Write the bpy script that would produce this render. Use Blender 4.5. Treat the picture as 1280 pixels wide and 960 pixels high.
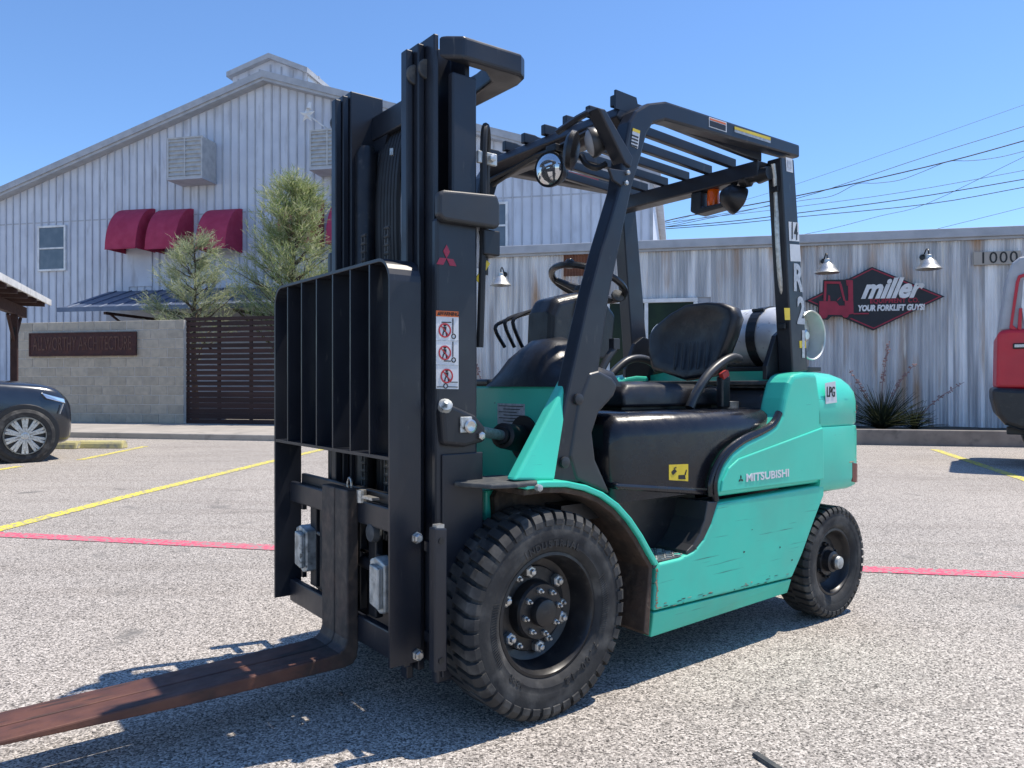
import bpy, bmesh, math, random
from mathutils import Vector, Matrix
R = math.radians
rnd = random.Random(7)
scene = bpy.context.scene
col = scene.collection
for o in list(bpy.data.objects): bpy.data.objects.remove(o)

# ---------------------------------------------------------------- camera, sky, sun, exposure
F, CAMH, CX, CY = 950.0, 1.08, 640.0, 480.0
cd = bpy.data.cameras.new('camera'); cam = bpy.data.objects.new('camera', cd); col.objects.link(cam)
cam.location = (0, 0, CAMH); cam.rotation_euler = (R(90), 0, 0)
cd.sensor_width = 36; cd.lens = 36 * F / 1280; cd.clip_end = 2000; cd.clip_start = .05
scene.camera = cam
SUN = Vector((0.400, 0.168, 1)).normalized()
w = bpy.data.worlds.new('World'); scene.world = w; w.use_nodes = True
wn = w.node_tree.nodes; wl = w.node_tree.links
sky = wn.new('ShaderNodeTexSky'); sky.sky_type = 'NISHITA'; sky.sun_disc = False
sky.sun_elevation = math.asin(SUN.z); sky.sun_rotation = math.atan2(SUN.x, SUN.y)
sky.air_density = 1.0; sky.dust_density = 0; sky.ozone_density = 10; sky.altitude = 0
wl.new(sky.outputs[0], wn['Background'].inputs[0]); wn['Background'].inputs[1].default_value = .15
sd = bpy.data.lights.new('sun', 'SUN'); sd.energy = 4.2; sd.angle = R(.53); sd.color = (1, .92, .81)
so = bpy.data.objects.new('sun', sd); col.objects.link(so); so.location = (10, 2, 22)
so.rotation_euler = SUN.to_track_quat('Z', 'Y').to_euler()
vs = scene.view_settings; vs.view_transform = 'Standard'; vs.look = 'None'; vs.exposure = .43; vs.gamma = 1
vs.use_curve_mapping = False
scene.render.engine = 'CYCLES'

# ---------------------------------------------------------------- materials
M = {}
def mat(name, c, rough=.6, metal=0., c2=None, vs=6., lo=.4, hi=.65, bump=0., bs=40., spec=.5, stretch=(1, 1, 1),
        rnd_obj=0., coat=0., extra=None, world=False, c3=None, vs3=25., lo3=.6, hi3=.7, rv=.08, trans=0., st3=None):
    """base colour c broken up towards c2 by noise, worn spots c3, roughness noise, fine bump"""
    m = bpy.data.materials.new(name); m.use_nodes = True; M[name] = m
    nt = m.node_tree; n = nt.nodes; l = nt.links; p = n['Principled BSDF']
    p.inputs['Roughness'].default_value = rough; p.inputs['Metallic'].default_value = metal
    p.inputs['Specular IOR Level'].default_value = spec
    p.inputs['Coat Weight'].default_value = coat; p.inputs['Coat Roughness'].default_value = .15
    tc = n.new('ShaderNodeTexCoord'); mp = n.new('ShaderNodeMapping'); mp.inputs['Scale'].default_value = stretch
    if world:
        g = n.new('ShaderNodeNewGeometry'); l.new(g.outputs['Position'], mp.inputs[0])
    else: l.new(tc.outputs['Object'], mp.inputs[0])
    vec = mp.outputs[0]
    if rnd_obj:
        oi = n.new('ShaderNodeObjectInfo'); ad = n.new('ShaderNodeVectorMath'); ad.operation = 'MULTIPLY_ADD'
        cb = n.new('ShaderNodeCombineXYZ')
        for i in range(3): l.new(oi.outputs['Random'], cb.inputs[i])
        ad.inputs[1].default_value = (37, 53, 71); l.new(cb.outputs[0], ad.inputs[0]); l.new(vec, ad.inputs[2]); vec = ad.outputs[0]
    def noise(scale, det=4, v=None):
        t = n.new('ShaderNodeTexNoise'); t.inputs['Scale'].default_value = scale; t.inputs['Detail'].default_value = det
        l.new(v or vec, t.inputs['Vector']); return t
    def ramp(src, a, b):
        t = n.new('ShaderNodeMapRange'); t.inputs[1].default_value = a; t.inputs[2].default_value = b; l.new(src, t.inputs[0]); return t.outputs[0]
    def mix(f, a, b):
        t = n.new('ShaderNodeMix'); t.data_type = 'RGBA'
        l.new(f, t.inputs[0])
        for i, x in ((6, a), (7, b)):
            if isinstance(x, tuple): t.inputs[i].default_value = (*x, 1)
            else: l.new(x, t.inputs[i])
        return t.outputs[2]
    nz = noise(vs); cc = mix(ramp(nz.outputs[0], lo, hi), c, c2 or tuple(x * .8 for x in c))
    if c3:
        v3 = vec
        if st3:
            m3 = n.new('ShaderNodeMapping'); m3.inputs['Scale'].default_value = st3; l.new(vec, m3.inputs[0]); v3 = m3.outputs[0]
        cc = mix(ramp(noise(vs3, 6, v3).outputs[0], lo3, hi3), cc, c3)
    if rnd_obj:
        hs = n.new('ShaderNodeHueSaturation'); l.new(cc, hs.inputs['Color'])
        mr = n.new('ShaderNodeMapRange'); mr.inputs[3].default_value = 1 - rnd_obj; mr.inputs[4].default_value = 1 + rnd_obj
        l.new(oi.outputs['Random'], mr.inputs[0]); l.new(mr.outputs[0], hs.inputs['Value']); cc = hs.outputs[0]
    l.new(cc, p.inputs['Base Color'])
    if rv:
        rr = n.new('ShaderNodeMapRange'); rr.inputs[1].default_value = .3; rr.inputs[2].default_value = .7
        rr.inputs[3].default_value = max(.02, rough - rv); rr.inputs[4].default_value = min(1, rough + rv)
        l.new(noise(vs * 2.3).outputs[0], rr.inputs[0]); l.new(rr.outputs[0], p.inputs['Roughness'])
    if bump:
        b = n.new('ShaderNodeBump'); b.inputs['Strength'].default_value = bump; b.inputs['Distance'].default_value = .01
        l.new(noise(bs, 5).outputs[0], b.inputs['Height']); l.new(b.outputs[0], p.inputs['Normal'])
    if extra: extra(m, n, l, p, vec, noise, ramp, mix, cc)
    return m

mat('green', (.05, .62, .445), .36, c2=(.06, .56, .40), vs=3, coat=.15, c3=(.02, .20, .16), vs3=42, lo3=.70, hi3=.76, st3=(.12, 1, 2.4), bump=.02, bs=9)
mat('green_worn', (.055, .60, .435), .48, c2=(.075, .52, .38), vs=4, c3=(.03, .16, .13), vs3=30, lo3=.64, hi3=.72, st3=(.10, 1, 2.6), bump=.03, bs=12)
mat('bare', (.42, .30, .2), .7, c2=(.16, .08, .05), vs=30)
mat('grime', (.03, .10, .08), .8, c2=(.05, .06, .05), vs=40)
mat('black_paint', (.011, .0125, .016), .42, c2=(.017, .018, .022), vs=5, c3=(.05, .05, .05), vs3=30, lo3=.66, hi3=.8, bump=.02, bs=30)
mat('mast_paint', (.013, .0155, .023), .36, c2=(.020, .023, .031), vs=4, c3=(.075, .073, .07), vs3=38, lo3=.66, hi3=.78, st3=(1.2, 1.2, .22), bump=.02, bs=24)
mat('grey_paint', (.028, .03, .034), .42, c2=(.04, .042, .045), vs=5, bump=.02, bs=40)
mat('black_plastic', (.012, .0125, .015), .36, c2=(.018, .018, .02), vs=8, c3=(.06, .057, .05), vs3=20, lo3=.62, hi3=.85, bump=.12, bs=160)
mat('hood', (.0085, .009, .013), .25, c2=(.014, .014, .018), vs=6, c3=(.03, .03, .032), vs3=22, lo3=.66, hi3=.85, bump=.05, bs=60)
mat('vinyl', (.01, .0105, .014), .42, c2=(.016, .016, .02), vs=9, c3=(.05, .05, .05), vs3=15, lo3=.66, hi3=.9, bump=.08, bs=90)
mat('rubber', (.02, .02, .021), .78, c2=(.035, .034, .032), vs=9, c3=(.12, .115, .105), vs3=12, lo3=.50, hi3=.8, bump=.1, bs=80)
mat('rim', (.011, .011, .013), .4, c2=(.022, .021, .021), vs=14, c3=(.07, .065, .06), vs3=30, lo3=.6, hi3=.8)
mat('steel', (.55, .55, .54), .32, 1., c2=(.38, .37, .36), vs=30)
mat('zinc', (.62, .62, .6), .4, .8, c2=(.42, .41, .38), vs=60)
mat('cast', (.55, .57, .56), .5, .6, c2=(.28, .29, .28), vs=25, c3=(.12, .12, .11), vs3=30, lo3=.6, hi3=.7, bump=.15, bs=60)
mat('chrome', (.75, .75, .76), .08, 1., rv=.03)
mat('fork_steel', (.035, .028, .026), .5, .3, c2=(.055, .04, .034), vs=14, c3=(.09, .05, .035), vs3=20, lo3=.5, hi3=.7, bump=.12, bs=30)
mat('fork_rust', (.15, .062, .04), .62, .1, c2=(.085, .036, .026), vs=10, c3=(.05, .028, .022), vs3=16, lo3=.52, hi3=.66, st3=(.4, 2.5, 1), bump=.2, bs=40)
def fork_extra(m, n, l, p, vec, noise, ramp, mix, cc):
    tc = n.new('ShaderNodeTexCoord'); sp = n.new('ShaderNodeSeparateXYZ'); l.new(tc.outputs['Object'], sp.inputs[0])
    ad = n.new('ShaderNodeMath'); ad.operation = 'MULTIPLY_ADD'; ad.inputs[1].default_value = .25; l.new(noise(9, 5).outputs[0], ad.inputs[0]); l.new(sp.outputs[0], ad.inputs[2])
    l.new(mix(ramp(ad.outputs[0], .53, .72), mix(ramp(noise(25, 6).outputs[0], .45, .7), (.035, .031, .03), (.075, .058, .05)), cc), p.inputs['Base Color'])
mat('fork_mix', (.15, .062, .04), .6, .1, c2=(.095, .04, .03), vs=10, c3=(.055, .03, .024), vs3=16, lo3=.52, hi3=.66, st3=(.4, 2.5, 1), bump=.2, bs=40, extra=fork_extra)
mat('mud', (.085, .056, .04), .95, c2=(.045, .033, .026), vs=9, c3=(.10, .075, .055), vs3=25, lo3=.55, hi3=.75, bump=.7, bs=30)
mat('tank', (.78, .79, .8), .4, .35, c2=(.62, .63, .64), vs=6, c3=(.28, .28, .28), vs3=30, lo3=.62, hi3=.72, bump=.04, bs=14)
mat('tank_collar', (.68, .70, .68), .45, .5, c2=(.55, .58, .54), vs=10)
mat('white', (.78, .78, .77), .5, rv=.04)
mat('decal_white', (.7, .71, .72), .4, rv=.04)
mat('decal_grey', (.35, .38, .41), .4, c2=(.5, .52, .55), vs=60)
mat('ink', (.015, .015, .015), .5, rv=.03)
mat('ink_red', (.5, .03, .04), .5, rv=.03)
mat('orange_label', (.75, .16, .035), .5, rv=.03)
mat('yellow_label', (.75, .55, .03), .45, rv=.03)
mat('logo_red', (.36, .02, .055), .4, rv=.03)
mat('amber', (.85, .13, .01), .18, rv=.03)
mat('tail_red', (.16, .03, .02), .35, c2=(.1, .03, .02), vs=20)
mat('belt_red', (.5, .04, .03), .5)
mat('glass_lens', (.75, .78, .8), .06, .85, rv=.02)
mat('window_glass', (.012, .02, .014), .06, c2=(.02, .035, .018), vs=2.2, rv=.02, spec=.12)
mat('window_glass_blue', (.10, .13, .16), .12, c2=(.14, .17, .2), vs=3, rv=.02)
mat('siding', (.62, .65, .715), .65, c2=(.53, .56, .63), vs=1.2, c3=(.43, .44, .48), vs3=2.2, lo3=.56, hi3=.72, st3=(1.6, 1, .35), bump=.06, bs=25)
mat('batten', (.46, .475, .51), .65, c2=(.38, .395, .43), vs=2, bump=.05, bs=25)
mat('trim_grey', (.42, .435, .46), .6, c2=(.34, .355, .38), vs=3)
mat('roof_metal', (.62, .63, .64), .4, .4, c2=(.5, .51, .52), vs=3)
mat('burgundy', (.40, .028, .075), .75, c2=(.46, .04, .095), vs=3, bump=.1, bs=60)
mat('louvre', (.5, .5, .49), .6, c2=(.4, .4, .4), vs=5)
mat('block', (.46, .40, .315), .92, c2=(.38, .335, .27), vs=7, rnd_obj=.09, bump=.35, bs=60)
mat('mortar', (.58, .55, .5), .95, c2=(.5, .47, .43), vs=10)
mat('rusty_sign', (.045, .016, .016), .8, c2=(.07, .024, .02), vs=6, c3=(.11, .04, .03), vs3=14, lo3=.55, hi3=.75)
mat('rust_letter', (.13, .065, .045), .8, c2=(.09, .04, .03), vs=12)
mat('brown_slat', (.034, .016, .014), .8, c2=(.05, .022, .018), vs=4, rnd_obj=.25, stretch=(.2, 1, 3), bump=.1, bs=30)
mat('brown_steel', (.045, .02, .018), .7, c2=(.06, .026, .022), vs=8)
mat('concrete', (.42, .38, .33), .9, c2=(.35, .32, .28), vs=1.3, c3=(.26, .24, .21), vs3=4, lo3=.55, hi3=.75, bump=.2, bs=60)
mat('kerb_side', (.27, .245, .215), .92, c2=(.2, .18, .16), vs=3, c3=(.13, .12, .11), vs3=6, lo3=.55, hi3=.75, bump=.3, bs=50)
mat('stop_yellow', (.68, .60, .27), .85, c2=(.56, .50, .26), vs=5, c3=(.34, .32, .26), vs3=9, lo3=.55, hi3=.7, bump=.3, bs=50)
mat('soil', (.05, .042, .032), .95, c2=(.09, .075, .055), vs=12, bump=.6, bs=20)
mat('awning_metal', (.13, .165, .24), .5, .3, c2=(.1, .13, .2), vs=4)
mat('car_paint', (.025, .031, .042), .25, .35, coat=1., rv=.02)
mat('car_glass', (.01, .012, .014), .05, rv=.01)
mat('red_paint', (.52, .014, .03), .4, c2=(.45, .014, .03), vs=3, coat=.1)
mat('cab_grey', (.42, .43, .45), .5, c2=(.36, .37, .39), vs=5)
mat('sign_black', (.012, .013, .019), .5, rv=.05)
mat('sign_red', (.36, .022, .05), .55, rv=.05)
mat('wire', (.018, .02, .025), .7)
mat('wire_light', (.12, .13, .15), .7)
mat('bark', (.11, .08, .06), .95, c2=(.06, .045, .035), vs=20, bump=.6, bs=40)
mat('flower', (.36, .22, .20), .8)
mat('hose', (.012, .012, .013), .5)
mat('foot_strip', (.045, .05, .055), .7, c2=(.09, .09, .085), vs=30, bump=.3, bs=60)

def leafmat(name, cols, rough=.75):
    m = bpy.data.materials.new(name); m.use_nodes = True; M[name] = m
    n = m.node_tree.nodes; l = m.node_tree.links; p = n['Principled BSDF']
    g = n.new('ShaderNodeNewGeometry'); r = n.new('ShaderNodeValToRGB')
    for i, c in enumerate(cols):
        e = r.color_ramp.elements[i] if i < 2 else r.color_ramp.elements.new(.5)
        e.position = i / (len(cols) - 1); e.color = (*c, 1)
    l.new(g.outputs['Random Per Island'], r.inputs[0]); l.new(r.outputs[0], p.inputs['Base Color'])
    p.inputs['Roughness'].default_value = rough
    t = n.new('ShaderNodeBsdfTranslucent'); l.new(r.outputs[0], t.inputs[0])
    mx = n.new('ShaderNodeMixShader'); mx.inputs[0].default_value = .5
    l.new(p.outputs[0], mx.inputs[1]); l.new(t.outputs[0], mx.inputs[2]); l.new(mx.outputs[0], n['Material Output'].inputs[0])
leafmat('leaf_pale', [(.20, .25, .12), (.38, .43, .24), (.56, .57, .40)])
leafmat('leaf_green', [(.15, .22, .06), (.33, .39, .16), (.56, .55, .38)])
leafmat('yucca_leaf', [(.02, .03, .014), (.04, .05, .022), (.07, .075, .035)])

def ground_extra(m, n, l, p, vec, noise, ramp, mix, cc):
    v = n.new('ShaderNodeTexVoronoi'); v.inputs['Scale'].default_value = 175; l.new(vec, v.inputs['Vector'])
    sep = n.new('ShaderNodeSeparateColor'); l.new(v.outputs['Color'], sep.inputs[0])
    r = n.new('ShaderNodeValToRGB'); l.new(sep.outputs[0], r.inputs[0])
    es = [(0, (.05, .048, .047)), (.16, (.15, .144, .138)), (.42, (.28, .268, .255)), (.72, (.41, .395, .38)), (1, (.62, .60, .575))]
    for i, (a, c) in enumerate(es):
        e = r.color_ramp.elements[i] if i < 2 else r.color_ramp.elements.new(a)
        e.position = a; e.color = (*c, 1)
    big = ramp(noise(.55, 5).outputs[0], .3, .72)
    hs = n.new('ShaderNodeMix'); hs.data_type = 'RGBA'; hs.blend_type = 'MULTIPLY'; hs.inputs[0].default_value = 1
    tint = mix(big, (1.24, 1.165, 1.07), (1.04, .985, .915)); l.new(r.outputs[0], hs.inputs[6]); l.new(tint, hs.inputs[7])
    st = ramp(noise(2.6, 6).outputs[0], .64, .76)
    fin0 = mix(st, hs.outputs[2], (.18, .17, .155))
    mq = n.new('ShaderNodeMapping'); mq.inputs['Rotation'].default_value = (0, 0, .35); mq.inputs['Scale'].default_value = (.35, 3.2, 1); l.new(vec, mq.inputs[0])
    tr = n.new('ShaderNodeMix'); tr.data_type = 'RGBA'; tr.blend_type = 'MULTIPLY'; l.new(ramp(noise(1.1, 5, mq.outputs[0]).outputs[0], .50, .72), tr.inputs[0]); l.new(fin0, tr.inputs[6]); tr.inputs[7].default_value = (.88, .87, .86, 1)
    vc = n.new('ShaderNodeTexVoronoi'); vc.feature = 'DISTANCE_TO_EDGE'; vc.inputs['Scale'].default_value = .23
    wv = n.new('ShaderNodeVectorMath'); wv.operation = 'MULTIPLY_ADD'; wv.inputs[1].default_value = (.9, .9, 0); l.new(noise(1.7, 6).outputs['Color'], wv.inputs[0]); l.new(vec, wv.inputs[2]); l.new(wv.outputs[0], vc.inputs['Vector'])
    ck = n.new('ShaderNodeMapRange'); ck.inputs[1].default_value = .0012; ck.inputs[2].default_value = .0035; ck.inputs[3].default_value = .22; ck.inputs[4].default_value = 0; l.new(vc.outputs['Distance'], ck.inputs[0])
    fin = mix(ck.outputs[0], tr.outputs[2], (.09, .085, .08))
    l.new(fin, p.inputs['Base Color'])
    b = n.new('ShaderNodeBump'); b.inputs['Strength'].default_value = .55; b.inputs['Distance'].default_value = .004; b.invert = True
    l.new(v.outputs['Distance'], b.inputs['Height']); l.new(b.outputs[0], p.inputs['Normal'])
mat('asphalt', (.3, .3, .3), .85, extra=ground_extra, world=True, rv=0, spec=.3)

def paint_mark(name, c):
    def ex(m, n, l, p, vec, noise, ramp, mix, cc):
        f = ramp(noise(34, 4).outputs[0], .46, .60); f2 = ramp(noise(1.3, 3).outputs[0], .5, .75)
        ad = n.new('ShaderNodeMath'); ad.operation = 'MULTIPLY_ADD'; ad.inputs[1].default_value = .5; l.new(f2, ad.inputs[0]); l.new(f, ad.inputs[2])
        l.new(mix(ad.outputs[0], c, (.30, .28, .26)), p.inputs['Base Color'])
    mat(name, c, .85, extra=ex, world=True, rv=0, bump=.4, bs=120)
paint_mark('paint_yellow', (.78, .66, .06)); paint_mark('paint_red', (.72, .10, .17))

def corr_extra(m, n, l, p, vec, noise, ramp, mix, cc):
    mp = n.new('ShaderNodeMapping'); mp.inputs['Scale'].default_value = (5, 1, .22); l.new(vec, mp.inputs[0])
    streak = ramp(noise(1.6, 6, mp.outputs[0]).outputs[0], .38, .64)
    c1 = mix(streak, cc, (.40, .405, .415))
    mp2 = n.new('ShaderNodeMapping'); mp2.inputs['Scale'].default_value = (2.2, 1, .3); l.new(vec, mp2.inputs[0])
    ru = ramp(noise(1.1, 8, mp2.outputs[0]).outputs[0], .535, .70)
    c2 = mix(ru, c1, (.42, .28, .18))
    mp3 = n.new('ShaderNodeMapping'); mp3.inputs['Scale'].default_value = (9, 1, .7); l.new(vec, mp3.inputs[0])
    c3 = mix(ramp(noise(1.2, 8, mp3.outputs[0]).outputs[0], .62, .72), c2, (.74, .70, .63))
    l.new(c3, p.inputs['Base Color'])
    rr = n.new('ShaderNodeMath'); rr.operation = 'MULTIPLY_ADD'; rr.inputs[1].default_value = -.15; rr.inputs[2].default_value = .15
    l.new(ru, rr.inputs[0]); l.new(rr.outputs[0], p.inputs['Metallic'])
mat('corrugated', (.80, .79, .77), .6, .08, c2=(.66, .655, .65), vs=.8, rnd_obj=.16, extra=corr_extra, rv=.05)
mat('rust_sheet', (.19, .075, .04), .85, c2=(.12, .05, .03), vs=3, bump=.2, bs=40)

# ---------------------------------------------------------------- mesh helpers
OFF = {}
def nb(): return bmesh.new()
def face(b, pts):
    return b.faces.new([b.verts.new(p) for p in pts])
def box(b, x0, x1, y0, y1, z0, z1, m=None):
    v = [b.verts.new((x, y, z)) for z in (z0, z1) for y in (y0, y1) for x in (x0, x1)]
    if m:
        for q in v: q.co = m @ q.co
    for f in ((0, 2, 3, 1), (4, 5, 7, 6), (0, 1, 5, 4), (2, 6, 7, 3), (0, 4, 6, 2), (1, 3, 7, 5)): b.faces.new([v[i] for i in f])
    return b
def prism(b, pts, ax, a0, a1, m=None):
    def p3(p, a): return {'X': (a, p[0], p[1]), 'Y': (p[0], a, p[1]), 'Z': (p[0], p[1], a)}[ax]
    A = [b.verts.new(p3(p, a0)) for p in pts]; B_ = [b.verts.new(p3(p, a1)) for p in pts]
    if m:
        for q in A + B_: q.co = m @ q.co
    n = len(pts)
    b.faces.new(A); b.faces.new(list(reversed(B_)))
    for i in range(n): b.faces.new((A[i], B_[i], B_[(i + 1) % n], A[(i + 1) % n]))
    return b
def loft(b, rings, cap=True, closed=True):
    vs_ = [[b.verts.new(p) for p in r] for r in rings]
    n = len(rings[0])
    for a, c in zip(vs_, vs_[1:]):
        for i in range(n if closed else n - 1):
            b.faces.new((a[i], a[(i + 1) % n], c[(i + 1) % n], c[i]))
    if cap: b.faces.new(list(reversed(vs_[0]))); b.faces.new(vs_[-1])
    return b
def tube(b, pts, r, n=8, cap=True):
    pts = [Vector(p) for p in pts]; rs = r if isinstance(r, (list, tuple)) else [r] * len(pts)
    rings = []; up = Vector((0, 0, 1)); prev = None
    for i, p in enumerate(pts):
        d = (pts[min(i + 1, len(pts) - 1)] - pts[max(i - 1, 0)]).normalized()
        if prev is None:
            s = d.cross(up)
            if s.length < .05: s = d.cross(Vector((1, 0, 0)))
        else: s = prev - d * prev.dot(d)
        s.normalize(); prev = s; t = d.cross(s)
        rings.append([p + (s * math.cos(k * 2 * math.pi / n) + t * math.sin(k * 2 * math.pi / n)) * rs[i] for k in range(n)])
    return loft(b, rings, cap)
def smooth_path(pts, sub=5):
    P_ = [Vector(p) for p in pts]; out = []
    for i in range(len(P_) - 1):
        a, c, d, e = P_[max(i - 1, 0)], P_[i], P_[i + 1], P_[min(i + 2, len(P_) - 1)]
        for k in range(sub):
            t = k / sub
            out.append(.5 * ((2 * c) + (d - a) * t + (2 * a - 5 * c + 4 * d - e) * t * t + (3 * c - a - 3 * d + e) * t ** 3))
    out.append(P_[-1]); return out
def lathe(b, prof, ax, c, n=32, cap=True, a0=0, a1=2 * math.pi):
    """prof: (radius, along axis)"""
    c = Vector(c); e = {'X': (Vector((1, 0, 0)), Vector((0, 1, 0)), Vector((0, 0, 1))), 'Y': (Vector((0, 1, 0)), Vector((0, 0, 1)), Vector((1, 0, 0))),
                        'Z': (Vector((0, 0, 1)), Vector((1, 0, 0)), Vector((0, 1, 0)))}
    A, U, V = e[ax] if isinstance(ax, str) else ax
    rings = [[c + A * a + (U * math.cos(k * 2 * math.pi / n) + V * math.sin(k * 2 * math.pi / n)) * r for k in range(n)] for r, a in prof]
    return loft(b, rings, cap)
def axes(d):
    A = Vector(d).normalized(); U = A.cross(Vector((0, 0, 1)))
    if U.length < .01: U = Vector((1, 0, 0))
    U.normalize(); return (A, U, A.cross(U))
def cyl(b, p, q, r, n=12, r2=None):
    return tube(b, [p, q], [r, r if r2 is None else r2], n)
def obj(name, b, m, parent=None, smooth=False, bev=0, ang=40, seg=2, loc=None):
    if isinstance(b, bpy.types.Mesh): me = b
    else:
        off = OFF.get(parent.name) if parent else None
        if off: bmesh.ops.translate(b, verts=b.verts, vec=[-x for x in off])
        bmesh.ops.recalc_face_normals(b, faces=b.faces)
        me = bpy.data.meshes.new(name); b.to_mesh(me); b.free()
        if m: me.materials.append(M[m])
        if smooth:
            me.polygons.foreach_set('use_smooth', [True] * len(me.polygons)); me.set_sharp_from_angle(angle=R(ang))
    o = bpy.data.objects.new(name, me); col.objects.link(o)
    if parent:
        o.parent = parent
        if parent.name in OFF: OFF[o.name] = OFF[parent.name]
    if loc: o.location = loc
    if bev:
        md = o.modifiers.new('bevel', 'BEVEL'); md.width = bev; md.segments = seg; md.limit_method = 'ANGLE'; md.angle_limit = R(35)
    return o
def tag(o, label, cat, group=None):
    o['label'] = label; o['category'] = cat
    if group: o['group'] = group
    return o
def structure(o, kind='structure'): o['kind'] = kind; return o
def thing(name, label, cat, loc=(0, 0, 0), rz=0, group=None):
    o = bpy.data.objects.new(name, None); col.objects.link(o); o.location = loc; o.rotation_euler = (0, 0, rz)
    o.empty_display_size = .2
    return tag(o, label, cat, group)
def text_bm(b, s, size, origin, xd, yd, extr=0., shear=0., bold=0., align='CENTER', depth=.002, space=1., squash=1.):
    """flat lettering as a thin solid lying on the plane (xd, yd)"""
    cu = bpy.data.curves.new('lettering', 'FONT'); cu.body = s; cu.size = size; cu.shear = shear; cu.offset = bold
    cu.align_x = align; cu.align_y = 'CENTER'; cu.extrude = depth / 2; cu.resolution_u = 3; cu.space_character = space
    o = bpy.data.objects.new('lettering', cu); col.objects.link(o)
    bpy.context.view_layer.update()
    me = bpy.data.meshes.new_from_object(o.evaluated_get(bpy.context.evaluated_depsgraph_get()))
    bpy.data.objects.remove(o); bpy.data.curves.remove(cu)
    xd = Vector(xd).normalized(); yd = Vector(yd).normalized(); zd = xd.cross(yd)
    m = Matrix(((xd.x * squash, yd.x, zd.x, origin[0]), (xd.y * squash, yd.y, zd.y, origin[1]), (xd.z * squash, yd.z, zd.z, origin[2]), (0, 0, 0, 1)))
    me.transform(m); b.from_mesh(me); bpy.data.meshes.remove(me); return b

# ---------------------------------------------------------------- frames: pixel -> place
YAW = R(12.35); CB, SB = math.cos(YAW), math.sin(YAW)
def bw(x, y, z=0.): return (CB * x + SB * y, -SB * x + CB * y, z)      # street frame -> world
def bp(u, v, D):                                                       # pixel on the upright plane at depth D of the street frame
    a = (u - CX) / F; t = D / (SB * a + CB)
    return (t * (a * CB - SB), D, CAMH + t * (CY - v) / F)
def bx(u, D): return bp(u, 480, D)[0]
def bz(u, v, D): return bp(u, v, D)[2]
def wg(u, v, z=0.):                                                    # pixel on level ground -> world
    t = F * (CAMH - z) / (v - CY); return ((u - CX) / F * t, t, z)
def bthing(name, label, cat, base, group=None):
    o = thing(name, label, cat, bw(*base), -YAW, group); OFF[o.name] = base; return o
def bstruct(name, b, m, **k):
    o = obj(name, b, m, **k); o.rotation_euler = (0, 0, -YAW); return structure(o)
HA = R(52.5)
FW = Vector((-math.sin(HA), -math.cos(HA), 0)); LF = Vector((math.cos(HA), -math.sin(HA), 0)); UP = Vector((0, 0, 1))
FO = Vector((-.269, 2.858, 0))
def LP(u, v, X=None, Y=None, Z=None):                                  # pixel on a plane of the forklift -> forklift coordinates
    d = Vector(((u - CX) / F, 1, (CY - v) / F)); c = Vector((0, 0, CAMH)) - FO
    a, val = (FW, X) if X is not None else (LF, Y) if Y is not None else (UP, Z)
    p = c + d * ((val - c.dot(a)) / d.dot(a)); return Vector((p.dot(FW), p.dot(LF), p.z))
def xz(pts, Y): return [(q.x, q.z) for q in (LP(u, v, Y=Y) for u, v in pts)]

# ================================================================ SETTING
b = nb(); n = 24
for i in range(n):
    pass
box(b, -400, 400, -300, 500, -.5, 0); structure(obj('ground', b, 'asphalt'))

b = nb(); box(b, -45, -5.2, 13.07, 16.2, -.2, .115); bstruct('pavement', b, 'concrete', bev=.02)
b = nb(); box(b, -45, -5.2, 16.2, 40, -.2, .11); bstruct('yard_paving', b, 'concrete')
b = nb(); box(b, -5.0, 40, 14.5, 14.68, -.2, .275); kb = bstruct('kerb', b, 'kerb_side', bev=.015)
b = nb()
rows = [(-5 + .8 * i, 14.68 + .42 * j) for i in range(57) for j in range(7)]
vv = {}
for i in range(58):
    for j in range(7): vv[i, j] = b.verts.new((-5 + .8 * i, 14.675 + .42 * j, .17 + rnd.uniform(-.03, .05)))
for i in range(57):
    for j in range(6): b.faces.new((vv[i, j], vv[i + 1, j], vv[i + 1, j + 1], vv[i, j + 1]))
bstruct('planting_bed', b, 'soil', smooth=True)
# gutter strip of pale concrete before the kerb on the right
def stripe(name, pts, wid, m, z=.004):
    P_ = [Vector(wg(u, v)) for u, v in pts]; b = nb(); L_, R_ = [], []
    for i, p in enumerate(P_):
        d = (P_[min(i + 1, len(P_) - 1)] - P_[max(i - 1, 0)]); s = Vector((-d.y, d.x, 0)).normalized() * wid / 2
        L_.append(b.verts.new((p.x + s.x, p.y + s.y, z))); R_.append(b.verts.new((p.x - s.x, p.y - s.y, z)))
    for i in range(len(P_) - 1): b.faces.new((R_[i], R_[i + 1], L_[i + 1], L_[i]))
    return structure(obj(name, b, m))
stripe('red_line', [(-260, 655), (0, 668.5), (343, 685), (1085, 712), (1280, 719.5), (1600, 732)], .15, 'paint_red')
stripe('yellow_line', [(-60, 677), (0, 661.5), (170, 618), (345, 575.5), (440, 553)], .14, 'paint_yellow')
stripe('yellow_line', [(100, 575), (182, 558)], .12, 'paint_yellow')
stripe('yellow_line', [(-60, 597), (25, 583)], .12, 'paint_yellow')
stripe('yellow_line', [(1168, 562), (1285, 601), (1330, 616)], .13, 'paint_yellow')

# ================================================================ GABLED BUILDING
D = 22.0
XL, XR, XP, ZP = -24.9, bx(815, D), bx(335, D), bz(335, 99, D)
SL = .3145
def rz_(x): return ZP - SL * abs(x - XP)
gb = bthing('gabled_building', 'tall grey board and batten gabled building with ridge monitor roof', 'building', (XP, D, 0))
b = nb(); prism(b, [(XL, 0), (XR, 0), (XR, rz_(XR)), (XP, ZP), (XL, rz_(XL))], 'Y', D, D + 18); wall = obj('wall', b, 'siding', gb)
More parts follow.
